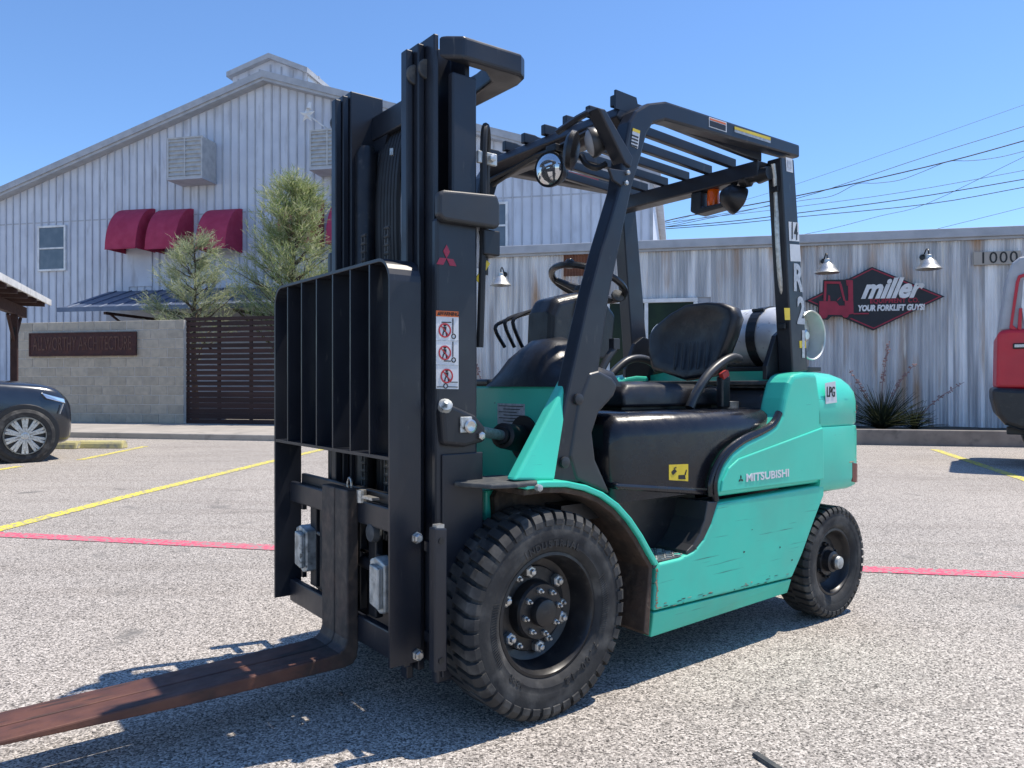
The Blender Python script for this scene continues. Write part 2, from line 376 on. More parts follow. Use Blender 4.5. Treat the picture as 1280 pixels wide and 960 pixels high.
# battens, one by one
x = XL + .1; k = 0
while x < XR:
    zt = rz_(x) - .05
    b = nb(); box(b, x - .022, x + .022, D - .03, D + .01, .1, zt); obj('batten', b, 'batten', wall)
    x += .29 + rnd.uniform(-.006, .006); k += 1
b = nb(); box(b, XL, XR, D - .012, D + .01, bz(140, 274.5, D), bz(140, 273, D)); obj('joint_strip', b, 'batten', wall)
b = nb(); box(b, XR - .06, XR + .03, D - .045, D + .1, 0, rz_(XR) - .1); obj('corner_trim', b, 'trim_grey', wall)
# roof planes with rake trim
for s in (-1, 1):
    xe = XL - .25 if s < 0 else XR + .25
    b = nb()
    prism(b, [(XP, ZP + .02), (xe, rz_(xe) + .02), (xe, rz_(xe) + .14), (XP, ZP + .14)], 'Y', D - .3, D + 18.2); rf = obj('roof', b, 'roof_metal', gb)
    b = nb()
    prism(b, [(XP, ZP - .06), (xe, rz_(xe) - .06), (xe, rz_(xe) + .15), (XP, ZP + .15)], 'Y', D - .36, D - .302); obj('rake_board', b, 'trim_grey', rf)
    b = nb(); prism(b, [(XP, ZP - .15), (xe, rz_(xe) - .15), (xe, rz_(xe) - .05), (XP, ZP - .05)], 'Y', D - .31, D - .004); obj('soffit', b, 'trim_grey', rf)
# ridge monitor
mx0, mx1 = bx(291, D + .2), bx(383, D + .2); mz = bz(338, 69, D + .2); me_ = bz(291, 91, D + .2); me2 = bz(383, 86, D + .2)
b = nb(); prism(b, [(mx0, ZP - 1.2), (mx1, ZP - 1.2), (mx1, me2 - .1), (XP, mz - .1), (mx0, me_ - .1)], 'Y', D + .2, D + 17); mon = obj('ridge_monitor', b, 'siding', gb)
for s, (xa, za) in ((-1, (mx0 - .12, me_ - .03)), (1, (mx1 + .12, me2 - .03))):
    b = nb(); prism(b, [(XP, mz), (xa, za), (xa, za - .16), (XP, mz - .16)], 'Y', D + .02, D + 17.2); obj('monitor_roof', b, 'trim_grey', mon)
    if s > 0:
        for i in range(14): b = nb(); box(b, xa - .5 + .05 * 0, xa + .02, D + .8 + i * 1.1, D + .86 + i * 1.1, za - .02, za + .03); obj('roof_rib', b, 'roof_metal', mon)
b = nb(); box(b, mx1, mx1 + .03, D + .25, D + 17, ZP - 1, me2 - .2); obj('monitor_side', b, 'roof_metal', mon)
for i in range(7):
    xx = mx0 + .2 + i * (mx1 - mx0 - .3) / 6; b = nb(); box(b, xx - .02, xx + .02, D + .17, D + .21, ZP - .6, min(mz - .3, mz - .3 - (mz - me_) * abs(xx - XP) / (XP - mx0))); obj('batten', b, 'batten', mon)
# windows
def window(par, D, u0, v0, u1, v1, glass, frame='white', rails=(.5,), mull=(), fw=.07, name='window', proud=.05):
    x0, x1 = bx(u0, D), bx(u1, D); um = (u0 + u1) / 2; z1, z0 = bz(um, v0, D), bz(um, v1, D)
    b = nb()
    box(b, x0, x1, D - proud, D + .02, z1 - fw, z1); box(b, x0, x1, D - proud, D + .02, z0, z0 + fw)
    box(b, x0, x0 + fw, D - proud + .002, D + .02, z0 + fw, z1 - fw); box(b, x1 - fw, x1, D - proud + .002, D + .02, z0 + fw, z1 - fw)
    for r in rails: zr = z0 + (z1 - z0) * r; box(b, x0 + fw, x1 - fw, D - proud + .004, D + .02, zr - fw * .4, zr + fw * .4)
    for r in mull: xr = x0 + (x1 - x0) * r; box(b, xr - fw * .45, xr + fw * .45, D - proud + .006, D + .02, z0 + fw, z1 - fw)
    wnd = obj(name, b, frame, par, bev=.006)
    xs = [0] + list(mull) + [1]; zs = [0] + list(rails) + [1]
    for i in range(len(xs) - 1):
        for j in range(len(zs) - 1):
            b = nb(); box(b, x0 + fw * .5 + (x1 - x0 - fw) * xs[i], x0 + fw * .5 + (x1 - x0 - fw) * xs[i + 1] - .004, D - .02 - .003 * j, D - .012, z0 + fw * .5 + (z1 - z0 - fw) * zs[j], z0 + fw * .5 + (z1 - z0 - fw) * zs[j + 1] - .004)
            obj('pane', b, glass, wnd)
    return wnd
window(gb, D - .03, 48, 282, 83, 339, 'window_glass_blue')
window(gb, D - .03, 600, 253, 635, 312, 'window_glass_blue')
# barrel awnings with windows below
aw = nb()
def awning(u0, u1, v0, v1, dep, D=D):
    x0, x1 = bx(u0, D - dep), bx(u1, D); z1, z0 = bz((u0 + u1) / 2, v0, D), bz((u0 + u1) / 2, v1, D - dep)
    n = 10; arc = [(-dep * math.sin(i / n * math.pi / 2), z0 + (z1 - z0) * math.cos(i / n * math.pi / 2)) for i in range(n + 1)]
    b = nb()
    A = [b.verts.new((x0, D + y, z)) for y, z in arc]; C = [b.verts.new((x1, D + y, z)) for y, z in arc]
    for i in range(n): b.faces.new((A[i], A[i + 1], C[i + 1], C[i]))
    a = obj('awning', b, 'burgundy', gb, smooth=True)
    for xx in (x0, x1):
        b = nb(); prism(b, arc + [(0, z0)], 'X', 0, .015, Matrix.Translation((xx - .0075, D, 0))); obj('awning_side', b, 'burgundy', a)
    b = nb(); tube(b, [(x0, D - dep, z0), (x1, D - dep, z0)], .02, 6); obj('awning_bar', b, 'burgundy', a)
    b = nb(); box(b, x0 + .1, x1 - .1, D - .04, D - .01, z0 - 1.1, z1 - .2); obj('shutter_panel', b, 'siding', a)
for u0, u1 in ((131, 194), (181, 242), (244, 303), (345, 405), (407, 468)): awning(u0, u1, 263 if u1 < 310 else 252, 310 if u1 < 310 else 303, .95)
# louvred cooler boxes
def cooler(u0, u1, v0, v1, dep):
    Df = D - dep; x0, x1 = bx(u0, Df), bx(u1, Df); um = (u0 + u1) / 2; z1, z0 = bz(um, v0, Df), bz(um, v1, Df)
    c = bthing('cooler_box', 'louvred pale metal cooler box on the gable wall ' + ('above the open burgundy awnings' if u0 < 300 else 'below the star ornament'), 'cooler', ((x0 + x1) / 2, D, z0))
    b = nb(); box(b, x0, x1, Df + .03, D - .035, z0, z1); obj('casing', b, 'louvre', c, bev=.01)
    b = nb()
    for xx in (x0, (x0 + x1) / 2, x1): box(b, xx - .025, xx + .025, Df - .012, Df + .03, z0, z1)
    box(b, x0, x1, Df - .014, Df + .028, z1 - .05, z1); box(b, x0, x1, Df - .014, Df + .028, z0, z0 + .05); obj('louvre_frame', b, 'louvre', c)
    nl = 9
    for i in range(nl):
        zz = z0 + .08 + (z1 - z0 - .14) * i / (nl - .4)
        b = nb(); prism(b, [(Df - .01, zz), (Df + .03, zz + .09), (Df + .03, zz + .1), (Df - .01, zz + .012)], 'X', x0 + .02, x1 - .02); obj('louvre_slat', b, 'louvre', c)
    b = nb(); box(b, x0 - .03, x1 + .03, Df - .03, D - .035, z0 - .06, z0 - .003); obj('base_pan', b, 'batten', c)
cooler(210, 252, 171, 222, .8); cooler(388, 430, 161, 209, .8)
# star on a rod
st = bthing('star_ornament', 'small pale metal star on a rod above the second cooler box', 'ornament', (bx(400, D), D, bz(404, 158, D)))
b = nb(); c0 = Vector(bp(384, 143, D - .4)); pts = []
for i in range(10):
    a = math.pi / 2 + i * math.pi / 5; r = .27 if i % 2 == 0 else .12; pts.append((c0.x + r * math.cos(a), c0.z + r * math.sin(a)))
A = [b.verts.new((p[0], c0.y, p[1])) for p in pts]; f0 = b.verts.new((c0.x, c0.y - .09, c0.z)); f1 = b.verts.new((c0.x, c0.y + .09, c0.z))
for i in range(10): b.faces.new((A[i], A[(i + 1) % 10], f0)); b.faces.new((A[(i + 1) % 10], A[i], f1))
obj('star', b, 'white', st)
b = nb(); tube(b, [(c0.x, c0.y + .05, c0.z), bp(405, 158, D - .2), bp(412, 162, D - .02)], .025, 6); obj('rod', b, 'white', st)
b = nb(); tube(b, [bp(386, 136, D - .45), bp(388, 128, D - .42)], [.08, .05], 8); obj('lamp_cap', b, 'white', st)

# low metal canopy in front of the gable wall
cn = bthing('metal_canopy', 'low blue grey metal canopy roof behind the block wall', 'canopy', (bx(200, 21), 21, 0))
xa, xb_ = bx(72, 19.4), bx(345, 19.4); zf = bz(72, 388, 19.4); zt = bz(150, 366, D - .05); xa2 = bx(138, D)
b = nb(); loft(b, [[(xa, 19.4, zf), (xb_, 19.4, zf), (xb_, D - .04, zt), (xa2, D - .04, zt)], [(xa, 19.4, zf + .05), (xb_, 19.4, zf + .05), (xb_, D - .04, zt + .05), (xa2, D - .04, zt + .05)]]); obj('roof_sheet', b, 'awning_metal', cn)
for i in range(13):
    t = (i + .5) / 13; b = nb(); p0 = Vector((xa + (xb_ - xa) * t, 19.42, zf + .06)); p1 = Vector((xa2 + (xb_ - xa2) * t, D - .06, zt + .06)); tube(b, [p0, p1], .018, 4); obj('roof_rib', b, 'awning_metal', cn)
b = nb(); box(b, xa, xb_, 19.36, 19.398, zf - .05, zf + .08); obj('eave_trim', b, 'awning_metal', cn)
for u in (140, 215, 300):
    xx = bx(u, 19.8); b = nb(); box(b, xx - .04, xx + .04, 19.5, D - .04, zf - .14, zf - .06); tube(b, [(xx, 19.7, zf - .1), (xx, D - .05, zf - 1.2)], .035, 6); obj('bracket', b, 'brown_steel', cn)
b = nb(); box(b, bx(135, D), bx(345, D), D - .06, D - .034, .11, zt - .6); obj('back_panel', b, 'batten', cn)

# ================================================================ BLOCK WALL, SIGN, SLAT FENCE
D = 16.44
x0, x1 = bx(22, D), bx(229.5, D); NC, NBK = 11, 10; H_ = 2.55; ch = H_ / NC; bwid = (x1 - x0) / (NBK + .5)
cw = bthing('block_wall', 'grey concrete block wall carrying the long rusty nameplate', 'wall', ((x0 + x1) / 2, D, .11))
b = nb(); box(b, x0 + .006, x1 - .006, D + .012, D + .19, .11, .11 + H_ - .006); obj('mortar_core', b, 'mortar', cw)
def blockmesh(w_, h_):
    b = nb(); box(b, -w_ / 2, w_ / 2, 0, .2, 0, h_); bmesh.ops.bevel(b, geom=b.edges, offset=.008, segments=1, affect='EDGES')
    me = bpy.data.meshes.new('block'); b.to_mesh(me); b.free(); me.materials.append(M['block']); return me
full, half = blockmesh(bwid - .016, ch - .016), blockmesh(bwid / 2 - .016, ch - .016)
cx_, cy_, cz_ = OFF[cw.name]
for r in range(NC):
    xx = x0; items = ([full] * NBK + [half]) if r % 2 == 0 else ([half] + [full] * NBK)
    for me in items:
        ww = bwid if me is full else bwid / 2
        obj('block', me, None, cw, loc=(xx + ww / 2 - cx_, rnd.uniform(-.004, .004), r * ch + .008)); xx += ww
sg = bthing('nameplate_sign', 'long rusty brown steel nameplate with dull raised lettering on block wall', 'sign', (bx(103, D), D - .06, bz(103, 445, D)))
sx0, sx1 = bx(36.5, D - .06), bx(170, D - .06); sz0, sz1 = bz(100, 445, D - .06), bz(100, 415.5, D - .06)
b = nb(); box(b, sx0, sx1, D - .06, D - .02, sz0, sz1); obj('panel', b, 'rusty_sign', sg, bev=.005)
b = nb(); box(b, sx0, sx1, D - .075, D - .0605, sz1 - .03, sz1); box(b, sx0, sx1, D - .075, D - .0605, sz0, sz0 + .03); box(b, sx0, sx0 + .03, D - .074, D - .0605, sz0 + .03, sz1 - .03); box(b, sx1 - .03, sx1, D - .074, D - .0605, sz0 + .03, sz1 - .03); obj('border', b, 'rusty_sign', sg)
b = nb(); text_bm(b, 'ALLWORTHY ARCHITECTURE', .5, ((sx0 + sx1) / 2, D - .066, (sz0 + sz1) / 2), (1, 0, 0), (0, 0, 1), squash=.43, depth=.008); obj('lettering', b, 'rust_letter', sg)

D = 16.55
fx0, fx1 = bx(231, D), bx(440, D); ft = bz(235, 397, D)
fn = bthing('slat_fence', 'dark brown horizontal slat fence beside the block wall', 'fence', ((fx0 + fx1) / 2, D, .115))
for i in range(6):
    xx = fx0 + .04 + (fx1 - fx0 - .08) * i / 5
    b = nb(); box(b, xx - .035, xx + .035, D + .03, D + .09, .11, ft - .02); obj('post', b, 'brown_steel', fn)
ns = 19
for i in range(ns):
    zz = .16 + (ft - .32) * i / (ns - 1)
    b = nb(); h = .050 if i > 5 else .064; box(b, fx0, fx1, D, D + .028, zz - h, zz + h); obj('slat', b, 'brown_slat', fn, loc=(0, 0, rnd.uniform(-.006, .006)))
b = nb(); box(b, fx0, fx1, D - .02, D + .1, ft - .075, ft); obj('cap_rail', b, 'brown_slat', fn)

# ================================================================ CORRUGATED BUILDING
D = 17.2
cx0, cx1 = bx(455, D), 24.0
ztop = lambda x: bz(815, 312, D)
cb = bthing('corrugated_building', 'low weathered corrugated steel building with flat trim roofline', 'building', (8, D, 0))
b = nb(); box(b, cx0, cx1, D + .05, D + 10, 0, ztop(0) - .1); core = obj('wall', b, 'batten', cb)
pitch = .0677; sw = pitch * 10
def sheet(x, w_, z0, z1):
    b = nb(); n = int(round(w_ / pitch * 6)); A = []; C = []
    for i in range(n + 1):
        xx = x + w_ * i / n; yy = D + .02 - .014 * math.cos(2 * math.pi * (xx - cx0) / pitch)
        A.append(b.verts.new((xx, yy, z0))); C.append(b.verts.new((xx, yy, z1)))
    for i in range(n): b.faces.new((A[i], A[i + 1], C[i + 1], C[i]))
    return b
wx0, wx1 = bx(738, D), bx(872, D); wz1 = bz(810, 373, D); wz0 = bz(810, 500, D)
x = cx0; i = 0
while x < cx1:
    w_ = sw * (1 + .0 * i); z0 = .15
    if wx0 < x + w_ * .5 < wx1: z0 = wz1
    o = obj('sheet', sheet(x, w_, z0, ztop(x)), 'corrugated', core, smooth=True, ang=80, loc=(0, -.004 * (i % 2), 0)); x += w_; i += 1
b = nb(); xr0, xr1 = bx(705, D - .03), bx(746, D - .03)
o = obj('patch_sheet', (lambda: (lambda bb: bb)(sheet(cx0 + round((xr0 - cx0) / pitch) * pitch, pitch * 11, bz(720, 345, D), ztop(0) - .01)))(), 'rust_sheet', core, smooth=True, ang=80, loc=(0, -.02, 0)); b.free()
b = nb(); box(b, cx0 - .1, cx1, D - .12, D + 10.1, ztop(0), ztop(0) + .19); obj('roof_trim', b, 'trim_grey', cb, bev=.015)
b = nb(); box(b, cx0 - .1, cx1, D - .06, D - .001, ztop(0) - .05, ztop(0) - .002); obj('drip_edge', b, 'trim_grey', cb)
wnd = window(cb, D - .02, 738, 374, 872, 505, 'window_glass', rails=(), mull=(.17, .53), fw=.09, proud=.09)
for u0, u1, d in ((1085, 1087, 0),):
    pass
b = nb(); box(b, bx(1130, D + 1), bx(1142, D + 1), D + 1, D + 1.3, ztop(0) + .19, ztop(0) + .27); obj('roof_vent', b, 'trim_grey', cb)

def barn_lamp(u, v, which):
    q = Vector(bp(u, v, D - .42))
    t = bthing('barn_lamp', which, 'lamp', (q.x, D, q.z), 'gooseneck barn lamps on the corrugated wall')
    b = nb(); lathe(b, [(r_ * 1.3, z_ * 1.3) for r_, z_ in [(.03, .16), (.045, .15), (.05, .1), (.10, .06), (.135, .0), (.175, -.055), (.19, -.065), (.185, -.07), (.13, -.015), (.09, .04), (.02, .08)]], 'Z', q, 24); obj('shade', b, 'zinc', t, smooth=True)
    b = nb(); tube(b, smooth_path([q + Vector((0, 0, .19)), q + Vector((0, .03, .30)), q + Vector((0, .15, .34)), q + Vector((0, .3, .26)), q + Vector((0, .42, .22))]), .014, 6); obj('gooseneck', b, 'black_paint', t, smooth=True)
    b = nb(); lathe(b, [(.05, 0), (.06, .03), (.06, .05)], 'Y', q + Vector((0, .36, .22)), 12); obj('wall_plate', b, 'black_paint', t)
    b = nb(); lathe(b, [(.005, -.05), (.03, -.035), (.035, -.005), (.02, .05)], 'Z', q, 10); obj('bulb', b, 'white', t, smooth=True)
barn_lamp(1034, 336, 'barn lamp over the red forklift pictogram of the diamond sign')
barn_lamp(1161, 331, 'barn lamp beside the street number plate')
barn_lamp(626, 352, 'barn lamp on corrugated wall beside the forklift mast')

# diamond sign
Ds = D - .12
sgn = bthing('diamond_sign', 'black diamond sign with red forklift pictogram and slanted white lettering', 'sign', (bx(1093, Ds), Ds, bz(1093, 413, Ds)))
def spt(u, v, y=Ds): q = bp(u, v, y); return (q[0], q[2])
dia = [(1006, 376), (1090, 333.5), (1181, 370.5), (1092, 413)]
b = nb(); prism(b, [spt(*p) for p in dia], 'Y', Ds, Ds + .06); obj('panel', b, 'sign_black', sgn)
cxs, cys = 1092.5, 373
def inset(p, k): return (cxs + (p[0] - cxs) * k, cys + (p[1] - cys) * k)
b = nb()
for i in range(4):
    a, c = dia[i], dia[(i + 1) % 4]
    prism(b, [spt(*inset(a, .955)), spt(*inset(c, .955)), spt(*inset(c, .915)), spt(*inset(a, .915))], 'Y', Ds - .008, Ds - .0005)
obj('border_line', b, 'sign_red', sgn)
# pictogram backing and red truck
bk = [(1022, 400), (1022, 376), (1028, 374), (1030, 351), (1053, 350.5), (1060, 351), (1067, 349), (1068, 393), (1062, 398), (1050, 398), (1036, 399), (1030, 400.5)]
b = nb(); prism(b, [spt(*p) for p in [(1021.5, 399), (1022.5, 375), (1028, 373.5), (1029, 350), (1056, 349.5), (1058, 348.5), (1068.5, 348.5), (1069, 395), (1060, 399), (1052, 396), (1040, 395.5), (1034, 400)]], 'Y', Ds - .02, Ds - .009); obj('pictogram_back', b, 'sign_black', sgn)
b = nb(); Y0, Y1 = Ds - .034, Ds - .021
for poly in ([(1024, 376.5), (1045, 376.5), (1049, 382), (1056, 382), (1056, 376), (1066.5, 376), (1067, 392), (1056, 394), (1024, 393)],
             [(1029.5, 376), (1030.5, 351.5), (1033.5, 351.5), (1032.5, 376)], [(1033.5, 351.5), (1051, 352), (1051, 354.8), (1033.3, 354.5)],
             [(1049, 354.8), (1052, 354.8), (1057, 376), (1054.5, 376)], [(1060, 350), (1066, 350), (1066.5, 376), (1060.5, 376)], [(1057.5, 350), (1060, 350), (1060, 357), (1058.5, 357)],
             [(1035, 376.3), (1035.5, 368.5), (1037.5, 370), (1038, 376.3)], [(1046, 375), (1050.5, 371), (1051.3, 372), (1047, 376)], [(1067, 391.2), (1086, 391), (1086, 392.6), (1067, 393)]):
    prism(b, [spt(*p, Y0) for p in poly], 'Y', Y0, Y1)
for u, r in ((1029.5, 5.4), (1057, 4.2)):
    prism(b, [spt(u + r * math.cos(a * math.pi / 10), 393 + r * math.sin(a * math.pi / 10), Y0) for a in range(20)], 'Y', Y0 - .001, Y1 - .001)
obj('pictogram', b, 'sign_red', sgn)
q = bp(1112, 361.5, Ds); b = nb(); text_bm(b, 'miller', .56, (q[0], Ds - .012, q[2]), (1, 0, -.0), (0, 0, 1), shear=.45, bold=.022, squash=.86, depth=.016); obj('lettering', b, 'white', sgn)
q = bp(1118, 376.0, Ds); b = nb(); text_bm(b, 'EQUIPMENT CO.', .13, (q[0], Ds - .008, q[2]), (1, 0, 0), (0, 0, 1), bold=.004, squash=.9, space=1.1, depth=.01); obj('lettering', b, 'sign_red', sgn)
q = bp(1113.5, 385, Ds); b = nb(); text_bm(b, 'YOUR FORKLIFT GUYS!', .165, (q[0], Ds - .008, q[2]), (1, 0, 0), (0, 0, 1), shear=.15, bold=.009, squash=.74, depth=.01); obj('lettering', b, 'white', sgn)
# street number
npl = bthing('number_plate', 'pale street number plate reading 1000 on corrugated wall', 'sign', (bx(1246, D - .05), D - .05, bz(1246, 331, D)))
a0, a1 = bx(1217, D - .05), bx(1276, D - .05); b = nb(); box(b, a0, a1, D - .05, D - .005, bz(1246, 331, D), bz(1246, 314.5, D)); obj('panel', b, 'concrete', npl, bev=.005)
q = bp(1248, 322.5, D - .05); b = nb(); text_bm(b, '1000', .33, (q[0], D - .054, q[2]), (1, 0, 0), (0, 0, 1), depth=.008, space=1.12); obj('lettering', b, 'ink', npl)

# ================================================================ VEGETATION
def tree(name, label, u, Dt, vtop, ur, ul, zlow, leaf, seed, nbr, up=.75, group=None):
    rr = random.Random(seed); q = bp(u, vtop, Dt); H = q[2]; W = max(bx(ur, Dt) - q[0], q[0] - bx(ul, Dt))
    t = bthing(name, label, 'tree', (q[0], Dt, .1), group)
    b = nb(); base = Vector((q[0], Dt, .1)); trunk = [base + Vector((math.sin(i * 1.3) * .05, math.cos(i * 1.7) * .05, (H - .3) * i / 8)) for i in range(9)]
    tube(b, trunk, [.09 * (1 - i / 9) + .008 for i in range(9)], 7); obj('trunk', b, 'bark', t, smooth=True)
    lf = nb()
    def needle(p, d, L, wd):
        s = d.cross(Vector((rr.uniform(-1, 1), rr.uniform(-1, 1), rr.uniform(-1, 1)))).normalized() * wd
        v = [lf.verts.new(x) for x in (p - s, p + s, p + d * L * .6 + s * .7, p + d * L, p + d * L * .6 - s * .7)]; lf.faces.new(v)
    limbs = nb()
    for i in range(nbr):
        h = rr.random() ** .9; z = zlow + (H - zlow) * h * .96
        prof = ((1 - h) ** .95 + .10) * (.6 + .4 * math.sin(min(1, h * 3.2) * math.pi / 2))
        L = W * prof * rr.choice((rr.uniform(.4, .9), rr.uniform(.8, 1.45))) + .15
        a = rr.uniform(0, 2 * math.pi); up_ = up * rr.uniform(.5, 1.3)
        d = Vector((math.cos(a), math.sin(a), up_)).normalized()
        p0 = Vector((q[0], Dt, max(.4, z - L * up_ * .55))); path = []
        n = 7
        for k in range(n + 1):
            s = k / n; path.append(p0 + d * L * s * 1.1 + Vector((rr.uniform(-.03, .03), rr.uniform(-.03, .03), .12 * L * s * s)))
        tube(limbs, path, [.022 * (1 - k / n) + .003 for k in range(n + 1)], 4)
        for k in range(1, n + 1):
            for _ in range(2 if k < 4 else 6):
                c = path[k] + Vector((rr.gauss(0, .05), rr.gauss(0, .05), rr.gauss(0, .05)))
                dd = (d * .8 + Vector((rr.gauss(0, .55), rr.gauss(0, .55), rr.uniform(-.1, .75)))).normalized(); pl = rr.uniform(.22, .5)
                for m in range(8):
                    s = m / 8; e = (dd + Vector((rr.gauss(0, .5), rr.gauss(0, .5), rr.gauss(0, .4)))).normalized()
                    needle(c + dd * pl * s, e, rr.uniform(.08, .20), rr.uniform(.004, .008))
    obj('limbs', limbs, 'bark', t)
    obj('crown', lf, leaf, t); return t
tree('wispy_tree', 'small wispy pale green tree beside the block wall end', 243, 18.3, 299, 290, 203, 2.1, 'leaf_pale', 3, 46, .7)
tree('wispy_tree', 'taller wispy yellow green tree rising behind the slat fence', 367, 18.0, 224, 432, 300, 2.0, 'leaf_green', 11, 120, .75)

def yucca(u, Dt, v, nl, L, label, stalks, seed):
    rr = random.Random(seed); q = Vector(bp(u, v, Dt)); q.z = .17
    t = bthing('yucca_plant', label, 'plant', tuple(q)); b = nb()
    for i in range(nl):
        a = rr.uniform(0, 2 * math.pi); lean = rr.uniform(.12, 1.15); l_ = L * rr.uniform(.6, 1.1)
        d = Vector((math.cos(a) * math.sin(lean), math.sin(a) * math.sin(lean), math.cos(lean))); s = d.cross(Vector((0, 0, 1))).normalized()
        prev = None
        for k in range(5):
            f = k / 4; p = q + d * l_ * f + Vector((math.cos(a), math.sin(a), 0)) * .12 * f * f - Vector((0, 0, .22 * lean * f * f * l_)); wd = .011 * (1 - f * .85)
            r_ = [b.verts.new(p - s * wd), b.verts.new(p + Vector((0, 0, -.006))), b.verts.new(p + s * wd)]
            if prev:
                b.faces.new((prev[0], prev[1], r_[1], r_[0])); b.faces.new((prev[1], prev[2], r_[2], r_[1]))
            prev = r_
    obj('leaves', b, 'yucca_leaf', t)
    for (du, hh, ln) in stalks:
        b = nb(); pth = [q + Vector((ln * f * f + du * f, rr.uniform(-.01, .01), hh * f)) for f in (0, .25, .5, .75, 1)]
        tube(b, pth, [.012, .01, .009, .007, .004], 5); sk = obj('flower_stalk', b, 'flower', t)
        b = nb()
        for k in range(int(24 * hh)):
            f = rr.uniform(.5, 1); p = q + Vector((ln * f * f + du * f, 0, hh * f)); d = Vector((rr.gauss(0, 1), rr.gauss(0, 1), rr.uniform(-.5, .6))).normalized()
            tube(b, [p, p + d * .05], [.006, .014], 4)
        obj('blossoms', b, 'flower', sk)
yucca(1102, 16.3, 530, 420, .95, 'dark spiky yucca with pink flower stalks behind the forklift counterweight', [(-.1, 1.75, .25), (.1, 1.3, .5), (-.4, 1.2, -.2)], 4)
yucca(1143, 16.5, 530, 110, .55, 'low spiky yucca clump under the diamond sign', [(.2, .95, .7)], 9)
yucca(612, 16.4, 530, 70, .8, 'spiky yucca with leaning pink stalk behind the forklift cowl', [(-.2, 1.9, -.35), (.3, 1.2, .3)], 12)

# ================================================================ OVERHEAD WIRES
def cable(pts, r, m, label):
    (ua, va), (ub, vb) = pts[-2], pts[-1]; sl_ = (vb - va) / (ub - ua)
    P_ = [bp(u, v, 36) for u, v in pts + [(ub + 300, vb + 300 * sl_), (ub + 900, vb + 900 * sl_)]]
    (ua, va), (ub, vb) = pts[0], pts[1]; P_ = [bp(ua - 260, va + 12, 44)] + P_
    base = P_[len(P_) // 2]; t = nb(); tube(t, smooth_path(P_, 4), r * .72, 5)
    bmesh.ops.translate(t, verts=t.verts, vec=[-x for x in base]); o = obj('overhead_wire', t, m, smooth=True)
    o.location = bw(*base); o.rotation_euler = (0, 0, -YAW); return tag(o, label, 'wire', 'overhead wires')
cable([(760, 292), (900, 258), (1005, 227), (1280, 131), (1420, 80)], .012, 'wire_light', 'thin topmost overhead wire, paler than the rest')
cable([(760, 292), (900, 270), (1000, 247), (1070, 225), (1160, 195), (1280, 158), (1420, 112)], .02, 'wire_light', 'grey overhead wire running just above the thick spliced cable')
cable([(760, 286), (860, 270), (960, 252), (1000, 244), (1070, 229), (1185, 202), (1280, 176), (1420, 136)], .036, 'wire', 'thick black overhead cable with two splices')
cable([(760, 290), (900, 268), (1000, 251), (1040, 245), (1071, 230), (1095, 229), (1125, 225), (1155, 214), (1185, 202), (1210, 201), (1240, 198), (1280, 189), (1420, 150)], .018, 'wire_light', 'slack overhead wire looping between splices of the thick cable')
cable([(760, 284), (900, 270), (1000, 258), (1130, 240), (1280, 213), (1420, 186)], .017, 'wire_light', 'grey overhead wire just above the lower black cable')
cable([(760, 288), (900, 278), (1000, 266), (1130, 249), (1280, 224), (1420, 198)], .028, 'wire', 'lower black overhead cable of medium thickness')
cable([(760, 290), (900, 281), (1000, 271), (1160, 255), (1280, 234), (1420, 208)], .024, 'wire', 'lowest long black overhead cable')
cable([(860, 312), (1000, 294), (1100, 270), (1160, 254), (1280, 196), (1420, 130)], .015, 'wire_light', 'pale wire crossing the lower cables from below')
cable([(1100, 304), (1172, 286), (1280, 259), (1420, 222)], .015, 'wire_light', 'pale wire rising from behind the corrugated roofline')

# ================================================================ WHEEL STOPS, DEBRIS, CARPORT
def wheel_stop(u0, u1, v, label):
    a, c = Vector(wg(u0, v)), Vector(wg(u1, v + .3)); mid = (a + c) / 2; L = (c - a).length; ang = math.atan2(c.y - a.y, c.x - a.x)
    b = nb(); prof = [(-.1, 0), (.1, 0), (.085, .09), (.05, .13), (-.05, .13), (-.085, .09)]
    prism(b, prof, 'X', -L / 2, L / 2); bmesh.ops.bevel(b, geom=b.edges, offset=.012, segments=2, affect='EDGES')
    o = obj('wheel_stop', b, 'stop_yellow'); o.location = mid; o.rotation_euler = (0, 0, ang); tag(o, label, 'wheel stop', 'yellow wheel stops'); return o
wheel_stop(46, 99, 560.5, 'yellow concrete wheel stop half hidden by the grey car'); wheel_stop(100, 156, 560, 'yellow concrete wheel stop clear of the grey car')
b = nb(); p0, p1 = Vector(wg(944, 945)), Vector(wg(985, 972)); d = (p1 - p0).normalized(); s = Vector((-d.y, d.x, 0)) * .013
mid = (p0 + p1) / 2; loft(b, [[x - mid for x in (p0 - s, p0 + s, p1 + s, p1 - s)], [x - mid + Vector((0, 0, .008)) for x in (p0 - s * .7, p0 + s * .7, p1 + s * .7, p1 - s * .7)]])
o = obj('rubber_strip', b, 'foot_strip'); o.location = mid + Vector((0, 0, .004)); tag(o, 'short dark strip of debris lying on the pavement', 'debris')

